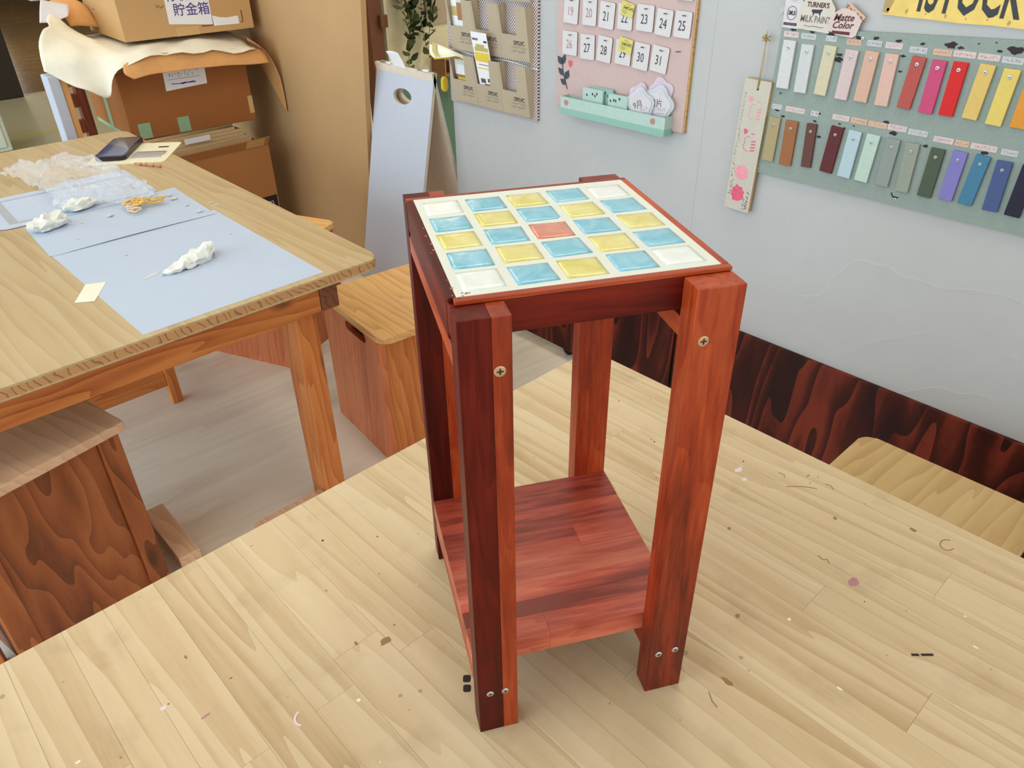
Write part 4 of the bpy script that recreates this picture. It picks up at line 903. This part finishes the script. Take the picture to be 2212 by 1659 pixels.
# ------------------------------------------------------------------ pocket rack on the partition
pk = empty('pocket_rack', mtx=wallm(1.766, 0.815), label='kraft paper pocket rack on a dotted backing board', cat='leaflet rack')
box('backing_board', (0, 0, 0), (0.423, 0.55, 0.010), 'dot_brown', pk, 0.001)
PWd, PH = 0.1215, 0.152
def pocket(u, v):
    p = empty('pocket'); p.parent = pk; p.location = (u, v, 0.0102)
    db, dt = 0.014, 0.036
    def z(y): return db+(dt-db)*y/PH
    pts = [(0, 0), (PWd, 0), (PWd, PH), (0.078, PH), (0.072, 0.072), (0.010, 0.072), (0.006, PH), (0, PH)]
    bm = bmesh.new()
    a = [bm.verts.new((x, y, z(y))) for x, y in pts]; b = [bm.verts.new((x, y, z(y)-0.0016)) for x, y in pts]
    bm.faces.new(a); bm.faces.new(b[::-1]); n = len(pts)
    for i in range(n): bm.faces.new((a[i], b[i], b[(i+1) % n], a[(i+1) % n]))
    link('front', tomesh(bm, 'front'), 'pocket_kraft', p)
    for x in (0.0002, PWd-0.0018):
        bm = bmesh.new(); q = [(0, 0), (0, PH), (dt-0.0018, PH), (db-0.0018, 0)]
        a = [bm.verts.new((x, y, zz)) for zz, y in q]; b = [bm.verts.new((x+0.0016, y, zz)) for zz, y in q]
        bm.faces.new(a); bm.faces.new(b[::-1])
        for i in range(4): bm.faces.new((a[i], b[i], b[(i+1) % 4], a[(i+1) % 4]))
        link('side', tomesh(bm, 'side'), 'pocket_kraft', p)
    box('base', (0.002, 0.0002, 0.0), (PWd-0.002, 0.0018, db-0.002), 'pocket_kraft', p)
    tl = -math.atan2(dt-db, PH)
    text('lettering', 'DIYLVC', 0.017, 'ink_dark', p, (0.082, 0.050, z(0.05)+0.0006), sx=0.8, rot=(-tl*-1 if False else math.atan2(dt-db, PH), 0, 0), fat=0.0003)
    glyphs('small_print', p, 0.078, 0.037, 0.062, 0.007, 9, 'ink_grey', z(0.037)+0.0008, 0, 5, (math.atan2(dt-db, PH), 0, 0), 0.16)
    glyphs('small_print', p, 0.074, 0.026, 0.066, 0.007, 9, 'ink_grey', z(0.026)+0.0008, 0, 6, (math.atan2(dt-db, PH), 0, 0), 0.16)
    return p
for r in range(3):
    for c_ in range(3): pocket(0.039+c_*0.1222, 0.010+r*0.1625)
sx_ = [(0.0+0.0425*i, 0.166+0.004*math.sin(i*1.1)-0.0008*i, 0.014+0.002*math.sin(i)) for i in range(11)]
tag(tube('string', [wallm(1.766, 0.815) @ Vector(p) for p in sx_], 0.0016, 'paper_note', None, 6), 'thin white cord stretched across the pocket rack', 'cord')
def leaflet(u, v, w, h, zb, zt, bands, label, lean=0.0):
    L = empty('leaflet', mtx=wallm(1.766, 0.815) @ Matrix.Translation((u, v, zb)) @ Matrix.Rotation(math.radians(lean), 4, 'Z') @ Matrix.Rotation(math.atan2(zt-zb, h), 4, 'X'), label=label, cat='leaflet')
    box('paper', (0, 0, 0), (w, h, 0.0008), 'paper_note', L)
    for i, (x0, y0, x1, y1, m) in enumerate(bands): box('printed_band', (x0*w, y0*h, 0.0008), (x1*w, y1*h, 0.0011+0.00005*i), m, L)
    return L
leaflet(0.176, 0.022, 0.074, 0.225, 0.0155, 0.062, [(0.05, .60, .97, .73, 'leaflet_yellow'), (0.1, .745, .95, .80, 'leaflet_tan'), (.2, .80, .75, .84, 'leaflet_tan'), (.05, .89, .4, .92, 'ink_grey'), (.75, .87, .95, .895, 'ink_dark'), (.08, .50, .97, .515, 'leaflet_yellow'), (.2, .555, .8, .565, 'ink_grey'), (.15, .30, .45, .36, 'leaflet_dark'), (.6, .32, .8, .37, 'leaflet_dark'), (.35, .20, .85, .29, 'leaflet_dark'), (.3, .255, .9, .275, 'leaflet_yellow')], 'tall white and yellow leaflet standing in the lower middle pocket')
leaflet(0.047, 0.019, 0.070, 0.125, 0.0145, 0.026, [(0, 0, 1, .55, 'leaflet_dark'), (.1, .62, .9, .86, 'paper_note'), (.0, .55, 1, .62, 'leaflet_brown'), (.15, .46, .75, .55, 'leaflet_yellow'), (.2, .88, .95, 1.0, 'leaflet_green')], 'photo leaflet with white flowers in the lower left pocket')
leaflet(0.044, 0.182, 0.072, 0.20, 0.0145, 0.034, [(0.02, .46, .4, .60, 'leaflet_tan'), (.4, .40, .95, .66, 'leaflet_brown'), (.4, .66, .98, .93, 'leaflet_green'), (.45, .72, .65, .82, 'leaflet_brown'), (0, .95, 1, .965, 'ink_grey')], 'leaflet with a room picture in the upper left pocket')
cl = empty('curled_leaflets', mtx=wallm(1.766, 0.815), label='two yellow and white leaflets curling out left of the lower left pocket', cat='leaflet')
for k, (du, dv) in enumerate(((0, 0), (0.016, 0.006))):
    patch('paper', [[(-0.045+du, 0.182+dv, 0.055), (-0.02+du, 0.158+dv, 0.075), (0.020+du, 0.146+dv, 0.088)], [(0.0+du, 0.176+dv, 0.050), (0.02+du, 0.156+dv, 0.066), (0.055+du, 0.150+dv, 0.075)], [(0.04+du, 0.166+dv, 0.042), (0.065+du, 0.158+dv, 0.050), (0.085+du, 0.154+dv, 0.056)], [(0.10+du*.5, 0.152+dv, 0.032), (0.11+du*.5, 0.150, 0.036), (0.12+du*.5, 0.146, 0.040)]], 'leaflet_yellow' if k == 0 else 'paper_cream', cl, 4, 0.0007)
    patch('printed_border', [[(-0.040+du, 0.1805+dv, 0.0570), (-0.02+du, 0.161+dv, 0.0745), (0.012+du, 0.1500+dv, 0.0858)], [(-0.02+du, 0.1785+dv, 0.0545), (0.0+du, 0.1595+dv, 0.0715), (0.030+du, 0.1495+dv, 0.0820)]], 'paper_cream' if k == 0 else 'leaflet_tan', cl, 3, 0.0007).location = (0, 0.0012, 0.0014)

# ------------------------------------------------------------------ pink calendar board
cb = empty('calendar_board', mtx=wallm(1.2635, 0.878), label='pink calendar board with a wooden edge hanging on the white partition', cat='board')
box('board', (0, 0, 0), (0.4625, 0.60, 0.009), 'board_pink', cb, 0.0008); box('edge', (0.4627, 0, 0), (0.4685, 0.60, 0.009), 'ply_edge', cb, 0.0008)
# slate leaf sprig decal
sp = empty('leaf_sprig'); sp.parent = cb; sp.location = (0, 0, 0.0092); lab(sp, 'dark slate leaf sprig decal')
def flat_leaf(x, y, L, w, ang):
    P = [(0, 0), (w*.7, L*.3), (w*.75, L*.6), (0, L), (-w*.75, L*.6), (-w*.7, L*.3)]; a = math.radians(ang)
    o = prism('leaf', [(px*math.cos(a)-py*math.sin(a), px*math.sin(a)+py*math.cos(a)) for px, py in P], 0, 0.0016, 'leaf_slate', sp); o.location = (x, y, 0); return o
stroke('stem', [(0.0235, 0.119), (0.027, 0.095), (0.037, 0.072), (0.045, 0.052)], 0.0028, 'leaf_slate', sp, 0.0012)
for a_ in ((0.024, 0.117, 0.030, 0.011, 42), (0.024, 0.118, 0.030, 0.010, -18), (0.030, 0.088, 0.030, 0.010, 50), (0.036, 0.078, 0.030, 0.012, -25), (0.041, 0.064, 0.028, 0.010, 62)): flat_leaf(*a_)
ht = prism('sticker', [(0, -0.012), (0.008, -0.003), (0.0085, 0.005), (0.004, 0.009), (0, 0.005), (-0.004, 0.009), (-0.0085, 0.005), (-0.008, -0.003)], 0, 0.0006, 'sticker_red', cb); ht.location = (0.0545, 0.1245, 0.0092); lab(ht, 'small red strawberry sticker')
NUMW = {18: 'eighteen', 19: 'nineteen', 20: 'twenty', 21: 'twenty-one', 22: 'twenty-two', 23: 'twenty-three', 24: 'twenty-four', 25: 'twenty-five', 26: 'twenty-six', 27: 'twenty-seven', 28: 'twenty-eight', 29: 'twenty-nine', 30: 'thirty', 31: 'thirty-one'}
CARDLAB = {k: 'white date card numbered %s%s on the pink board' % (v, ' in faded red' if k in (19, 20, 26) else '') for k, v in NUMW.items()}
cards = {19: (1.2088, 1.1418, .054, .068, -3.0), 20: (1.1399, 1.1425, .050, .068, -.6), 21: (1.0777, 1.1389, .052, .0653, -3.9), 22: (1.0148, 1.1405, .050, .063, -.6), 23: (.949, 1.1432, .0545, .0625, -1.0), 24: (.8884, 1.1378, .050, .0615, -4.3), 25: (.8307, 1.1382, .0497, .0605, -1.4),
 26: (1.2105, 1.0566, .0565, .0625, -.3), 27: (1.143, 1.0536, .0526, .0645, .9), 28: (1.0806, 1.0543, .0506, .0655, -4.7), 29: (1.014, 1.0537, .053, .0625, -2.4), 30: (.9525, 1.0508, .0504, .0655, -4.1), 31: (.8923, 1.0505, .053, .0641, -6.0), 18: (.8315, 1.2225, .0497, .0605, 0)}
for n_, (y, z, w, h, ln) in cards.items():
    red = n_ in (19, 20, 26)
    cd = empty('date_card', mtx=wallm(y, z, 1.4306, ln), label=CARDLAB[n_], cat='date card', group='calendar date cards')
    prism('card', rrect(-w/2, -h/2, w/2, h/2, 0.004, 3), 0, 0.004, 'card_white', cd, 0.0, mats=['card_white', 'card_edge'], side_mi=1)
    text('numeral', str(n_), 0.033, 'ink_red' if red else 'ink_dark', cd, (-0.002, -0.004, 0.0043), sx=0.72)
    pn = tube('pin', [(-0.002, h/2-0.010, 0.004), (0.0, h/2-0.009, 0.010), (0.010, h/2-0.009, 0.0105)], 0.0011, 'recess', cd, 6)
pn = tag(tube('loose_pin', [wallm(.838, 1.074, 1.431) @ Vector(p) for p in ((-0.006, 0, 0.004), (0, 0.001, 0.005), (0.008, 0.002, 0.004))], 0.0013, 'frame_brown', None, 6), 'bare pin without a card right of the last date card', 'pin')
for (y, z, w, h, ln, lb) in ((1.0078, 1.1590, .0425, .0335, -12.7, 'upper visible'), (1.0069, 1.0720, .0465, .036, -8.0, 'lowest')):
    sn = empty('sticky_note', mtx=wallm(y, z, 1.4258, ln), label='small yellow coffee cup note on the %s row of date cards' % lb, cat='note', group='coffee cup notes')
    box('paper', (-w/2, -h/2, 0), (w/2, h/2, 0.0006), 'sticky_yellow', sn)
    text('lettering', 'CAFE', 0.011, 'ink_dark', sn, (0.010, 0.003, 0.0009), sx=0.85)
    stroke('cup', [(-0.013, 0.006), (-0.0125, -0.003), (-0.008, -0.007), (-0.004, -0.003), (-0.0025, 0.006), (-0.013, 0.006)], 0.0009, 'ink_dark', sn, 0.0008)
    stroke('saucer', [(-0.016, -0.005), (-0.012, -0.010), (-0.004, -0.0105), (0.001, -0.006)], 0.0009, 'ink_dark', sn, 0.0008)
    stroke('scrawl', [(-0.006, 0.011), (0.0, 0.013), (0.004, 0.011), (0.011, 0.012)], 0.0011, 'ink_grey', sn, 0.0008)
# mint tray
mt = empty('mint_tray', mtx=wallm(1.213, 0.868, 1.4308), label='mint green paper tray with a dotted lower band on the pink board', cat='tray')
TWd = 0.378
dp = 0.034
box('front', (0, 0.018, dp-0.0015), (TWd, 0.049, dp), 'mint', mt); box('front_band', (0, 0, dp-0.0015), (TWd, 0.0179, dp), 'dot_mint', mt)
for x in (0, TWd-0.0015): box('side', (x, 0.018, 0), (x+0.0015, 0.049, dp-0.0016), 'mint', mt); box('side_band', (x, 0, 0), (x+0.0015, 0.0179, dp-0.0016), 'dot_mint_side', mt)
box('base', (0.0016, 0, 0), (TWd-0.0016, 0.0015, dp-0.0016), 'mint', mt); box('back', (0.0016, 0.0016, 0), (TWd-0.0016, 0.046, 0.0012), 'mint', mt)
for x in (0.022, TWd-0.040):
    o = blob('sticker', 0.0085, 'ink_red', mt, (x, 0.034, dp), int(x*100), 10, .25, h=0.0003); lab(o, 'small faint pink sticker')
def tray_item(name, u0, u1, v1, z0, z1, mat, label, seed):
    o = empty(name, mtx=wallm(1.213, 0.868, 1.4308), label=label, cat='tag')
    prism('card', rrect(u0, 0.003, u1, v1, 0.004, 3), z0, z1, mat, o)
    r_ = random.Random(seed)
    for k in range(4): blob('spot', 0.0035, 'leaf_slate', o, (r_.uniform(u0+.008, u1-.008), v1-r_.uniform(.008, .02), z1), k, 8, .3, .8, 1.2, h=0.0003)
tray_item('mint_block', 0.075, 0.150, 0.082, 0.014, 0.022, 'mint', 'mint green block with dark spots, left in the mint tray', 1)
tray_item('mint_block', 0.100, 0.178, 0.086, 0.004, 0.011, 'dot_mint', 'dotted mint green block at the back of the mint tray', 2)
tray_item('mint_block', 0.172, 0.240, 0.079, 0.015, 0.024, 'mint', 'plain mint green block in the middle of the mint tray', 3)
def flower_tag(u, v, R, z, rz, film, label, txt):
    o = empty('flower_tag', mtx=wallm(1.213, 0.868, 1.4308) @ Matrix.Translation((u, v, z)) @ Matrix.Rotation(math.radians(rz), 4, 'Z'), label=label, cat='tag', group='clear flower tags')
    def fl(r): return [(r*(1+0.10*math.cos(5*t_))*math.cos(t_), r*(1+0.10*math.cos(5*t_))*math.sin(t_)) for t_ in [2*math.pi*i/50 for i in range(50)]]
    prism('clear_plate', fl(R), 0, 0.002, film, o); 
    if txt:
        prism('printed_card', fl(R*.8), 0.0021, 0.0025, 'label_lilac', o)
        text('lettering', txt, 0.022, 'ink_tag', o, (-0.006, 0.004, 0.0028)); glyphs('small_print', o, 0.010, -0.011, 0.026, 0.008, 3, 'ink_tag', 0.0028, 0, 1); glyphs('small_print', o, 0.002, -0.022, 0.034, 0.006, 5, 'ink_tag', 0.0028, 0, 2)
flower_tag(0.335, 0.100, 0.038, 0.003, 30, 'acrylic_lilac', 'lilac clear flower-shaped tag at the back right of the mint tray', None)
flower_tag(0.270, 0.080, 0.036, 0.006, 10, 'acrylic_lilac', 'clear flower-shaped tag without print behind the others in the mint tray', None)
flower_tag(0.336, 0.072, 0.047, 0.012, 8, 'acrylic_clear', 'clear flower-shaped tag with print at the right end of the mint tray', '月片')
flower_tag(0.283, 0.063, 0.044, 0.020, 22, 'acrylic_clear', 'front clear flower-shaped tag printed with a month in the mint tray', '9月')

# ------------------------------------------------------------------ paint sample board
sb = empty('paint_sample_board', mtx=wallm(0.568, 0.826), label='sage green board with two rows of painted sample sticks', cat='sample board')
prism('board', [(0, 0), (0.90, 0.004), (0.90, 0.370), (0.004, 0.331)], 0.0004, 0.010, 'board_sage', sb)
def to_l(y, z): return (0.568-y, z-0.826)
TOPC = [(214, 214, 216, 'white'), (208, 210, 212, 'off-white'), (212, 204, 174, 'cream'), (214, 194, 194, 'pale rose grey'), (216, 176, 156, 'peach'), (222, 184, 170, 'light peach'), (184, 86, 78, 'rust red'), (204, 76, 122, 'magenta'), (216, 36, 38, 'bright red'), (226, 194, 112, 'golden yellow'), (230, 206, 108, 'yellow'), (226, 152, 54, 'orange')]
TOPP = [(0.5361, 1.0812, .0302, .1021, .06), (.4914, 1.0777, .0293, .1014, .36), (.441, 1.0802, .0279, .1025, -2.18), (.3914, 1.0777, .0284, .1015, -1.93), (.3478, 1.0795, .0287, .1016, -1.67), (.3039, 1.0788, .0278, .1024, .96), (.2528, 1.0802, .0273, .1012, -3.62), (.2101, 1.0781, .0276, .1015, -.72), (.1703, 1.0796, .0276, .1013, -.57), (.1234, 1.081, .0281, .1019, -2.74), (.079, 1.0775, .0287, .1028, -1.88), (.0360, 1.0790, .0285, .102, -1.5)]
BOTC = [(176, 160, 122, 'khaki'), (160, 104, 66, 'tan brown'), (104, 66, 58, 'dark brown'), (98, 42, 46, 'maroon'), (184, 208, 218, 'light blue'), (190, 214, 202, 'mint'), (146, 156, 152, 'grey'), (152, 160, 146, 'greenish grey'), (78, 92, 74, 'dark green'), (132, 126, 196, 'violet'), (70, 128, 160, 'teal blue'), (74, 92, 142, 'denim blue'), (36, 34, 58, 'dark navy')]
BOTP = [(.5411, .9124, .0292, .1033, -1.0), (.4955, .9113, .0307, .1032, .68), (.4441, .9157, .0242, .0991, 3.0), (.3888, .917, .0294, .1037, -3.7), (.3456, .9154, .029, .1038, -2.5), (.3047, .915, .0292, .1038, -2.9), (.2593, .9149, .0288, .1025, -1.1), (.216, .913, .0274, .1039, 1.0), (.1663, .9124, .028, .1021, -1.04), (.1234, .9157, .0277, .1015, -1.5), (.0823, .9161, .0276, .1018, -3.87), (.0376, .9138, .0286, .1004, 1.26), (-.0060, .9140, .0285, .102, -1.5)]
for cols, poss, row in ((TOPC, TOPP, 'upper'), (BOTC, BOTP, 'lower')):
    for i, ((r, g_, b_, nm), (y, z, w, h, ln)) in enumerate(zip(cols, poss)):
        mn = 'sample_%s_%d' % (row, i); plain(mn, srgb(r*0.94, g_*0.94, b_*0.94), 0.6, 0.3, grain=0.035, scale=120)
        x_, y_ = to_l(y, z)
        s = box('sample_stick', (-w/2, -h/2, 0), (w/2, h/2, 0.0065), mn, sb, 0.0008); s.location = (x_, y_, 0.0102); s.rotation_euler = (0, 0, math.radians(ln)); s['label'] = nm+' painted sample stick'
        screw2(s, (0.0, h/2-0.014-(0.003 if row == 'lower' else 0), 0.0066), 0.0042 if row == 'upper' else 0.0036, 'screw_steel', (0, 0, 0), h=0.0022)
tt = [(0.538, 1.144, 0.037), (0.496, 1.144, 0.036), (0.443, 1.145, 0.026), (0.392, 1.143, 0.033), (0.348, 1.145, 0.032), (0.307, 1.145, 0.036), (0.257, 1.142, 0.036), (0.21, 1.143, 0.036), (0.169, 1.144, 0.042), (0.125, 1.144, 0.04), (0.083, 1.143, 0.038)]
bb = [(0.543, 0.987, 0.027), (0.496, 0.987, 0.049), (0.447, 0.987, 0.02), (0.385, 0.988, 0.04), (0.343, 0.988, 0.037), (0.3015, 0.9875, 0.041), (0.259, 0.988, 0.041), (0.215, 0.986, 0.041), (0.162, 0.981, 0.04), (0.126, 0.981, 0.028), (0.0845, 0.981, 0.05), (0.037, 0.98, 0.031)]
TT = 'pggogpgoppg'; BB = 'gpgpoopgpopg'
for i, ((y, z, w), k) in enumerate(zip(tt+bb, TT+BB)):
    x_, y_ = to_l(y, z); w -= 0.001
    o = box('name_tape', (-w/2, -0.0058, 0), (w/2, 0.0058, 0.0006), {'p': 'tag_pink', 'g': 'tag_grey', 'o': 'tag_orange'}[k], sb); o.location = (x_, y_, 0.0102)
    glyphs('lettering', o, 0, 0, w*0.82, 0.0058, max(3, int(w/0.0055)), 'ink_grey', 0.0008, 0, i, None, 0.13)
chips = [(.535, 1.1545, .008), (.489, 1.154, .006), (.447, 1.153, .009), (.383, 1.152, .007), (.347, 1.155, .006), (.300, 1.155, .006), (.2525, 1.154, .005), (.198, 1.1575, .011), (.179, 1.155, .005), (.110, 1.156, .005), (.085, 1.160, .013), (.541, .980, .006), (.4395, .988, .006), (.4195, 1.105, .010), (.4175, 1.115, .006), (.284, 1.128, .005), (.283, 1.098, .004), (.540, 1.018, .003), (.524, .968, .005), (.444, .971, .004), (.372, .968, .003), (.352, .976, .003), (.285, .996, .006), (.264, .977, .008), (.193, .963, .006), (.227, .8445, .004), (.385, .975, .003), (.4265, .938, .005), (.08, .971, .006), (.15, 1.165, .002), (.12, 1.17, .002)]
for i, (y, z, r) in enumerate(chips):
    x_, y_ = to_l(y, z); blob('paint_chip', r*0.85, 'chip_dark', sb, (x_, y_, 0.0101), i+7, 13, .7, 1.25, .6, h=0.0003)
o = stroke('paint_chip', [to_l(.236, .853), to_l(.233, .846), to_l(.226, .8435), to_l(.219, .846)], 0.003, 'chip_dark', sb, 0.0101)
for y, z in ((.3755, 1.152), (.2255, .840)): x_, y_ = to_l(y, z); screw2(sb, (x_, y_, 0.0101), 0.0038, 'screw_steel', (0, 0, 0), h=0.002)

# paper brand cards above the sample board
def pcard(name, pts, y, z, x, lean, mat, label):
    e = empty(name, mtx=wallm(y, z, x, lean), label=label, cat='paper label'); prism('paper', pts, 0, 0.0006, mat, e); return e
e = pcard('paper_label', [(-0.018, -0.030), (0.022, -0.031), (0.022, 0.05), (-0.020, 0.05)], 0.545, 1.187, 1.4290, 0, 'label_lilac', 'pale paper label with a round monogram at the upper left of the sample board')
lathe_pts = [(0.0115*math.cos(2*math.pi*i/24), 0.0135*math.sin(2*math.pi*i/24)) for i in range(25)]
stroke('ring', lathe_pts, 0.0011, 'ink_dark', e, 0.0009); text('lettering', 'SMLB', 0.0125, 'ink_dark', e, (0, 0, 0.0009), sx=0.62, fat=0.0003)
box('banner', (-0.016, -0.025, 0.0006), (0.0165, -0.0195, 0.0009), 'ink_dark', e); glyphs('banner_text', e, 0, -0.0222, 0.026, 0.003, 9, 'label_lilac', 0.0012, 0, 7); glyphs('lettering', e, 0.004, 0.026, 0.014, 0.008, 3, 'ink_grey', 0.0009, 0, 8)
e = pcard('paper_strip', [(-0.006, -0.022), (0.004, -0.026), (0.016, 0.02), (0.006, 0.024)], 0.566, 1.206, 1.4394, -28, 'tag_grey', 'narrow grey paper strip stuck slanting left of the monogram label')
text('lettering', 'DIY-', 0.010, 'ink_dark', e, (0.005, 0.0, 0.0009), math.radians(76), fat=0.0002)
e = pcard('paper_label', [(-0.042, -0.034), (0.036, -0.038), (0.041, 0.010), (0.037, 0.016), (0.030, 0.024), (0.026, 0.030), (-0.024, 0.032), (-0.030, 0.024), (-0.038, 0.016)], 0.487, 1.192, 1.4280, 0, 'label_ivory', 'ivory shaped paper label with a small cow above the sample board')
text('lettering', "TURNER'S", 0.0135, 'ink_brown', e, (0.001, 0.0150, 0.0009), sx=0.85, fat=0.0004); text('lettering', 'MILK PAINT', 0.0185, 'ink_grey', e, (0.0, -0.0135, 0.0009), sx=0.72, fat=0.0003)
prism('cow', [(-0.011, 0.006), (0.006, 0.0065), (0.011, 0.008), (0.013, 0.005), (0.010, 0.002), (0.009, -0.0055), (0.0075, -0.0055), (0.006, -0.001), (-0.005, -0.001), (-0.006, -0.0055), (-0.0078, -0.0055), (-0.009, 0.0), (-0.012, 0.002)], 0.0006, 0.0009, 'ink_dark', e)
stroke('flourish', [(-0.024, -0.026), (-0.012, -0.028), (0.0, -0.0265), (0.012, -0.028), (0.022, -0.0275)], 0.0014, 'ink_grey', e, 0.0009)
e = pcard('paper_label', [(-0.030, -0.018), (-0.012, -0.026), (0.026, -0.029), (0.034, -0.024), (0.040, 0.004), (0.034, 0.012), (0.020, 0.022), (-0.006, 0.026), (-0.022, 0.016), (-0.032, 0.0)], 0.424, 1.180, 1.4268, 0, 'label_rose', 'pink shaped paper label lettered in brown script above the sample board')
text('lettering', 'Matte', 0.019, 'ink_brown', e, (0.0, 0.0075, 0.0009), 0.05, shear=0.35, fat=0.0004); text('lettering', 'Color', 0.019, 'ink_brown', e, (0.0, -0.007, 0.0009), 0.05, shear=0.35, fat=0.0004)
box('banner', (-0.020, -0.0245, 0.0006), (0.020, -0.0185, 0.0009), 'ink_brown', e)
e = pcard('paper_strip', [(-0.024, -0.0085), (0.022, -0.0085), (0.022, 0.0085), (-0.024, 0.0085)], 0.401, 1.197, 1.4274, -32, 'tag_orange', 'orange paper strip stuck slanting behind the pink script label')
text('lettering', 'マットカラー', 0.0095, 'ink_brown', e, (0, 0, 0.0009), fat=0.0002)

# yellow tin sign
ys = empty('tin_sign', mtx=wallm(0.350, 1.200), label='yellow weathered tin sign with dark lettering at the upper right', cat='sign')
rnd = random.Random(4)
pts = [(0, 0)]+[(0.03*i, -0.0006*i+rnd.uniform(-.0015, .0015)) for i in range(1, 22)]+[(0.63, 0.30), (0.0, 0.30)]
prism('plate', pts, 0, 0.003, 'sign_yellow', ys)
for i in range(16): o = blob('rust_patch', rnd.uniform(0.0015, 0.004), 'sign_rust', ys, (0.01+0.038*i, 0.006-0.0006*1.27*i+rnd.uniform(0, .004), 0.003), i, 9, .6, .8, 1.2, h=0.0002)
prism('rust_patch', [(0.0, 0.003), (0.012, 0.002), (0.020, 0.03), (0.014, 0.07), (0.0, 0.09)], 0.003, 0.0032, 'sign_rust', ys)
text('lettering', '4STOCK', 0.112, 'letter_dark', ys, (0.052, 0.046, 0.0033), sx=0.475, align='LEFT', fat=0.0022)

# hanging plaque
pq = empty('hanging_plaque', mtx=wallm(0.600, 0.881, 1.4296, -1.3), label='narrow pale wooden plaque with pink drawings hung on twine', cat='plaque')
w, h = 0.0705, 0.3187
prism('board', rrect(-w/2, -h/2, w/2, h/2, 0.002, 2), 0, 0.009, 'plaque_wood', pq, mats=['plaque_wood', 'ply_edge'], side_mi=1)
hole = lathe('hole', [(0.003, 0.009), (0.003, 0.0093)], 'recess', pq, 10); hole.location = (0.002, h/2-0.020, 0)
def cupcake(y0, mat):
    for i in range(4): stroke('drawing', [(0.010, y0-0.004-0.0075*i), (0.0215, y0-0.002-0.0075*i)], 0.0032, mat, pq, 0.0095)
    stroke('drawing', [(0.006, y0+0.004), (-0.002, y0+0.007), (-0.010, y0-0.001), (-0.007, y0-0.010), (-0.012, y0-0.018), (-0.006, y0-0.027), (0.004, y0-0.030)], 0.0012, mat, pq, 0.0095)
    o = prism('drawing', [(0, -0.007), (0.006, -0.001), (0.0065, 0.004), (0.003, 0.006), (0, 0.003), (-0.003, 0.006), (-0.0065, 0.004), (-0.006, -0.001)], 0, 0.0003, mat, pq); o.location = (-0.010, y0+0.017, 0.0091); o.rotation_euler = (0, 0, 1.9)
    stroke('drawing', [(0.006, y0+0.015), (0.016, y0+0.014)], 0.002, mat, pq, 0.0095)
cupcake(0.098, 'blot_soft'); cupcake(0.022, 'blot_pink')
blob('paint_blot', 0.0185, 'blot_soft', pq, (-0.002, -0.062, 0.0091), 3, 20, .18, h=0.0003); blob('paint_blot', 0.020, 'blot_pink', pq, (-0.004, -0.117, 0.0091), 8, 20, .3, .9, 1.1, h=0.0003)
glyphs('lettering', pq, -0.0285, 0.03, 0.20, 0.0062, 22, 'ink_dark', 0.0093, -math.pi/2, 1); glyphs('lettering', pq, -0.0265, -0.098, 0.055, 0.010, 6, 'ink_dark', 0.0093, -math.pi/2, 2); glyphs('lettering', pq, 0.0165, -0.138, 0.030, 0.007, 4, 'ink_dark', 0.0093, -math.pi/2, 3, None, 0.16); glyphs('lettering', pq, 0.0255, -0.130, 0.048, 0.008, 6, 'print_black', 0.0093, -math.pi/2, 4, None, 0.16)
for dx in (-0.0022, 0.0022): tube('twine', [(0.002+dx*.3, h/2-0.020, 0.0105), (0.004+dx, h/2+0.03, 0.010), (0.0, h/2+0.088, 0.006)], 0.0011, 'twine', pq, 5)
kn = empty('knot'); kn.parent = pq; kn.location = (0.0, h/2+0.09, 0.006)
for k in range(6):
    a = k*1.05; tube('twine', [(0, 0, 0), (0.006*math.cos(a), 0.006*math.sin(a)+0.004, 0.005), (0.011*math.cos(a+.7), 0.009*math.sin(a+.7), 0.002), (0.003*math.cos(a+2), 0.002*math.sin(a+2), 0.0)], 0.0013, 'twine', kn, 5)
tube('twine', [(0, 0, 0), (0.001, 0.018, 0.003)], 0.0013, 'twine', kn, 5)
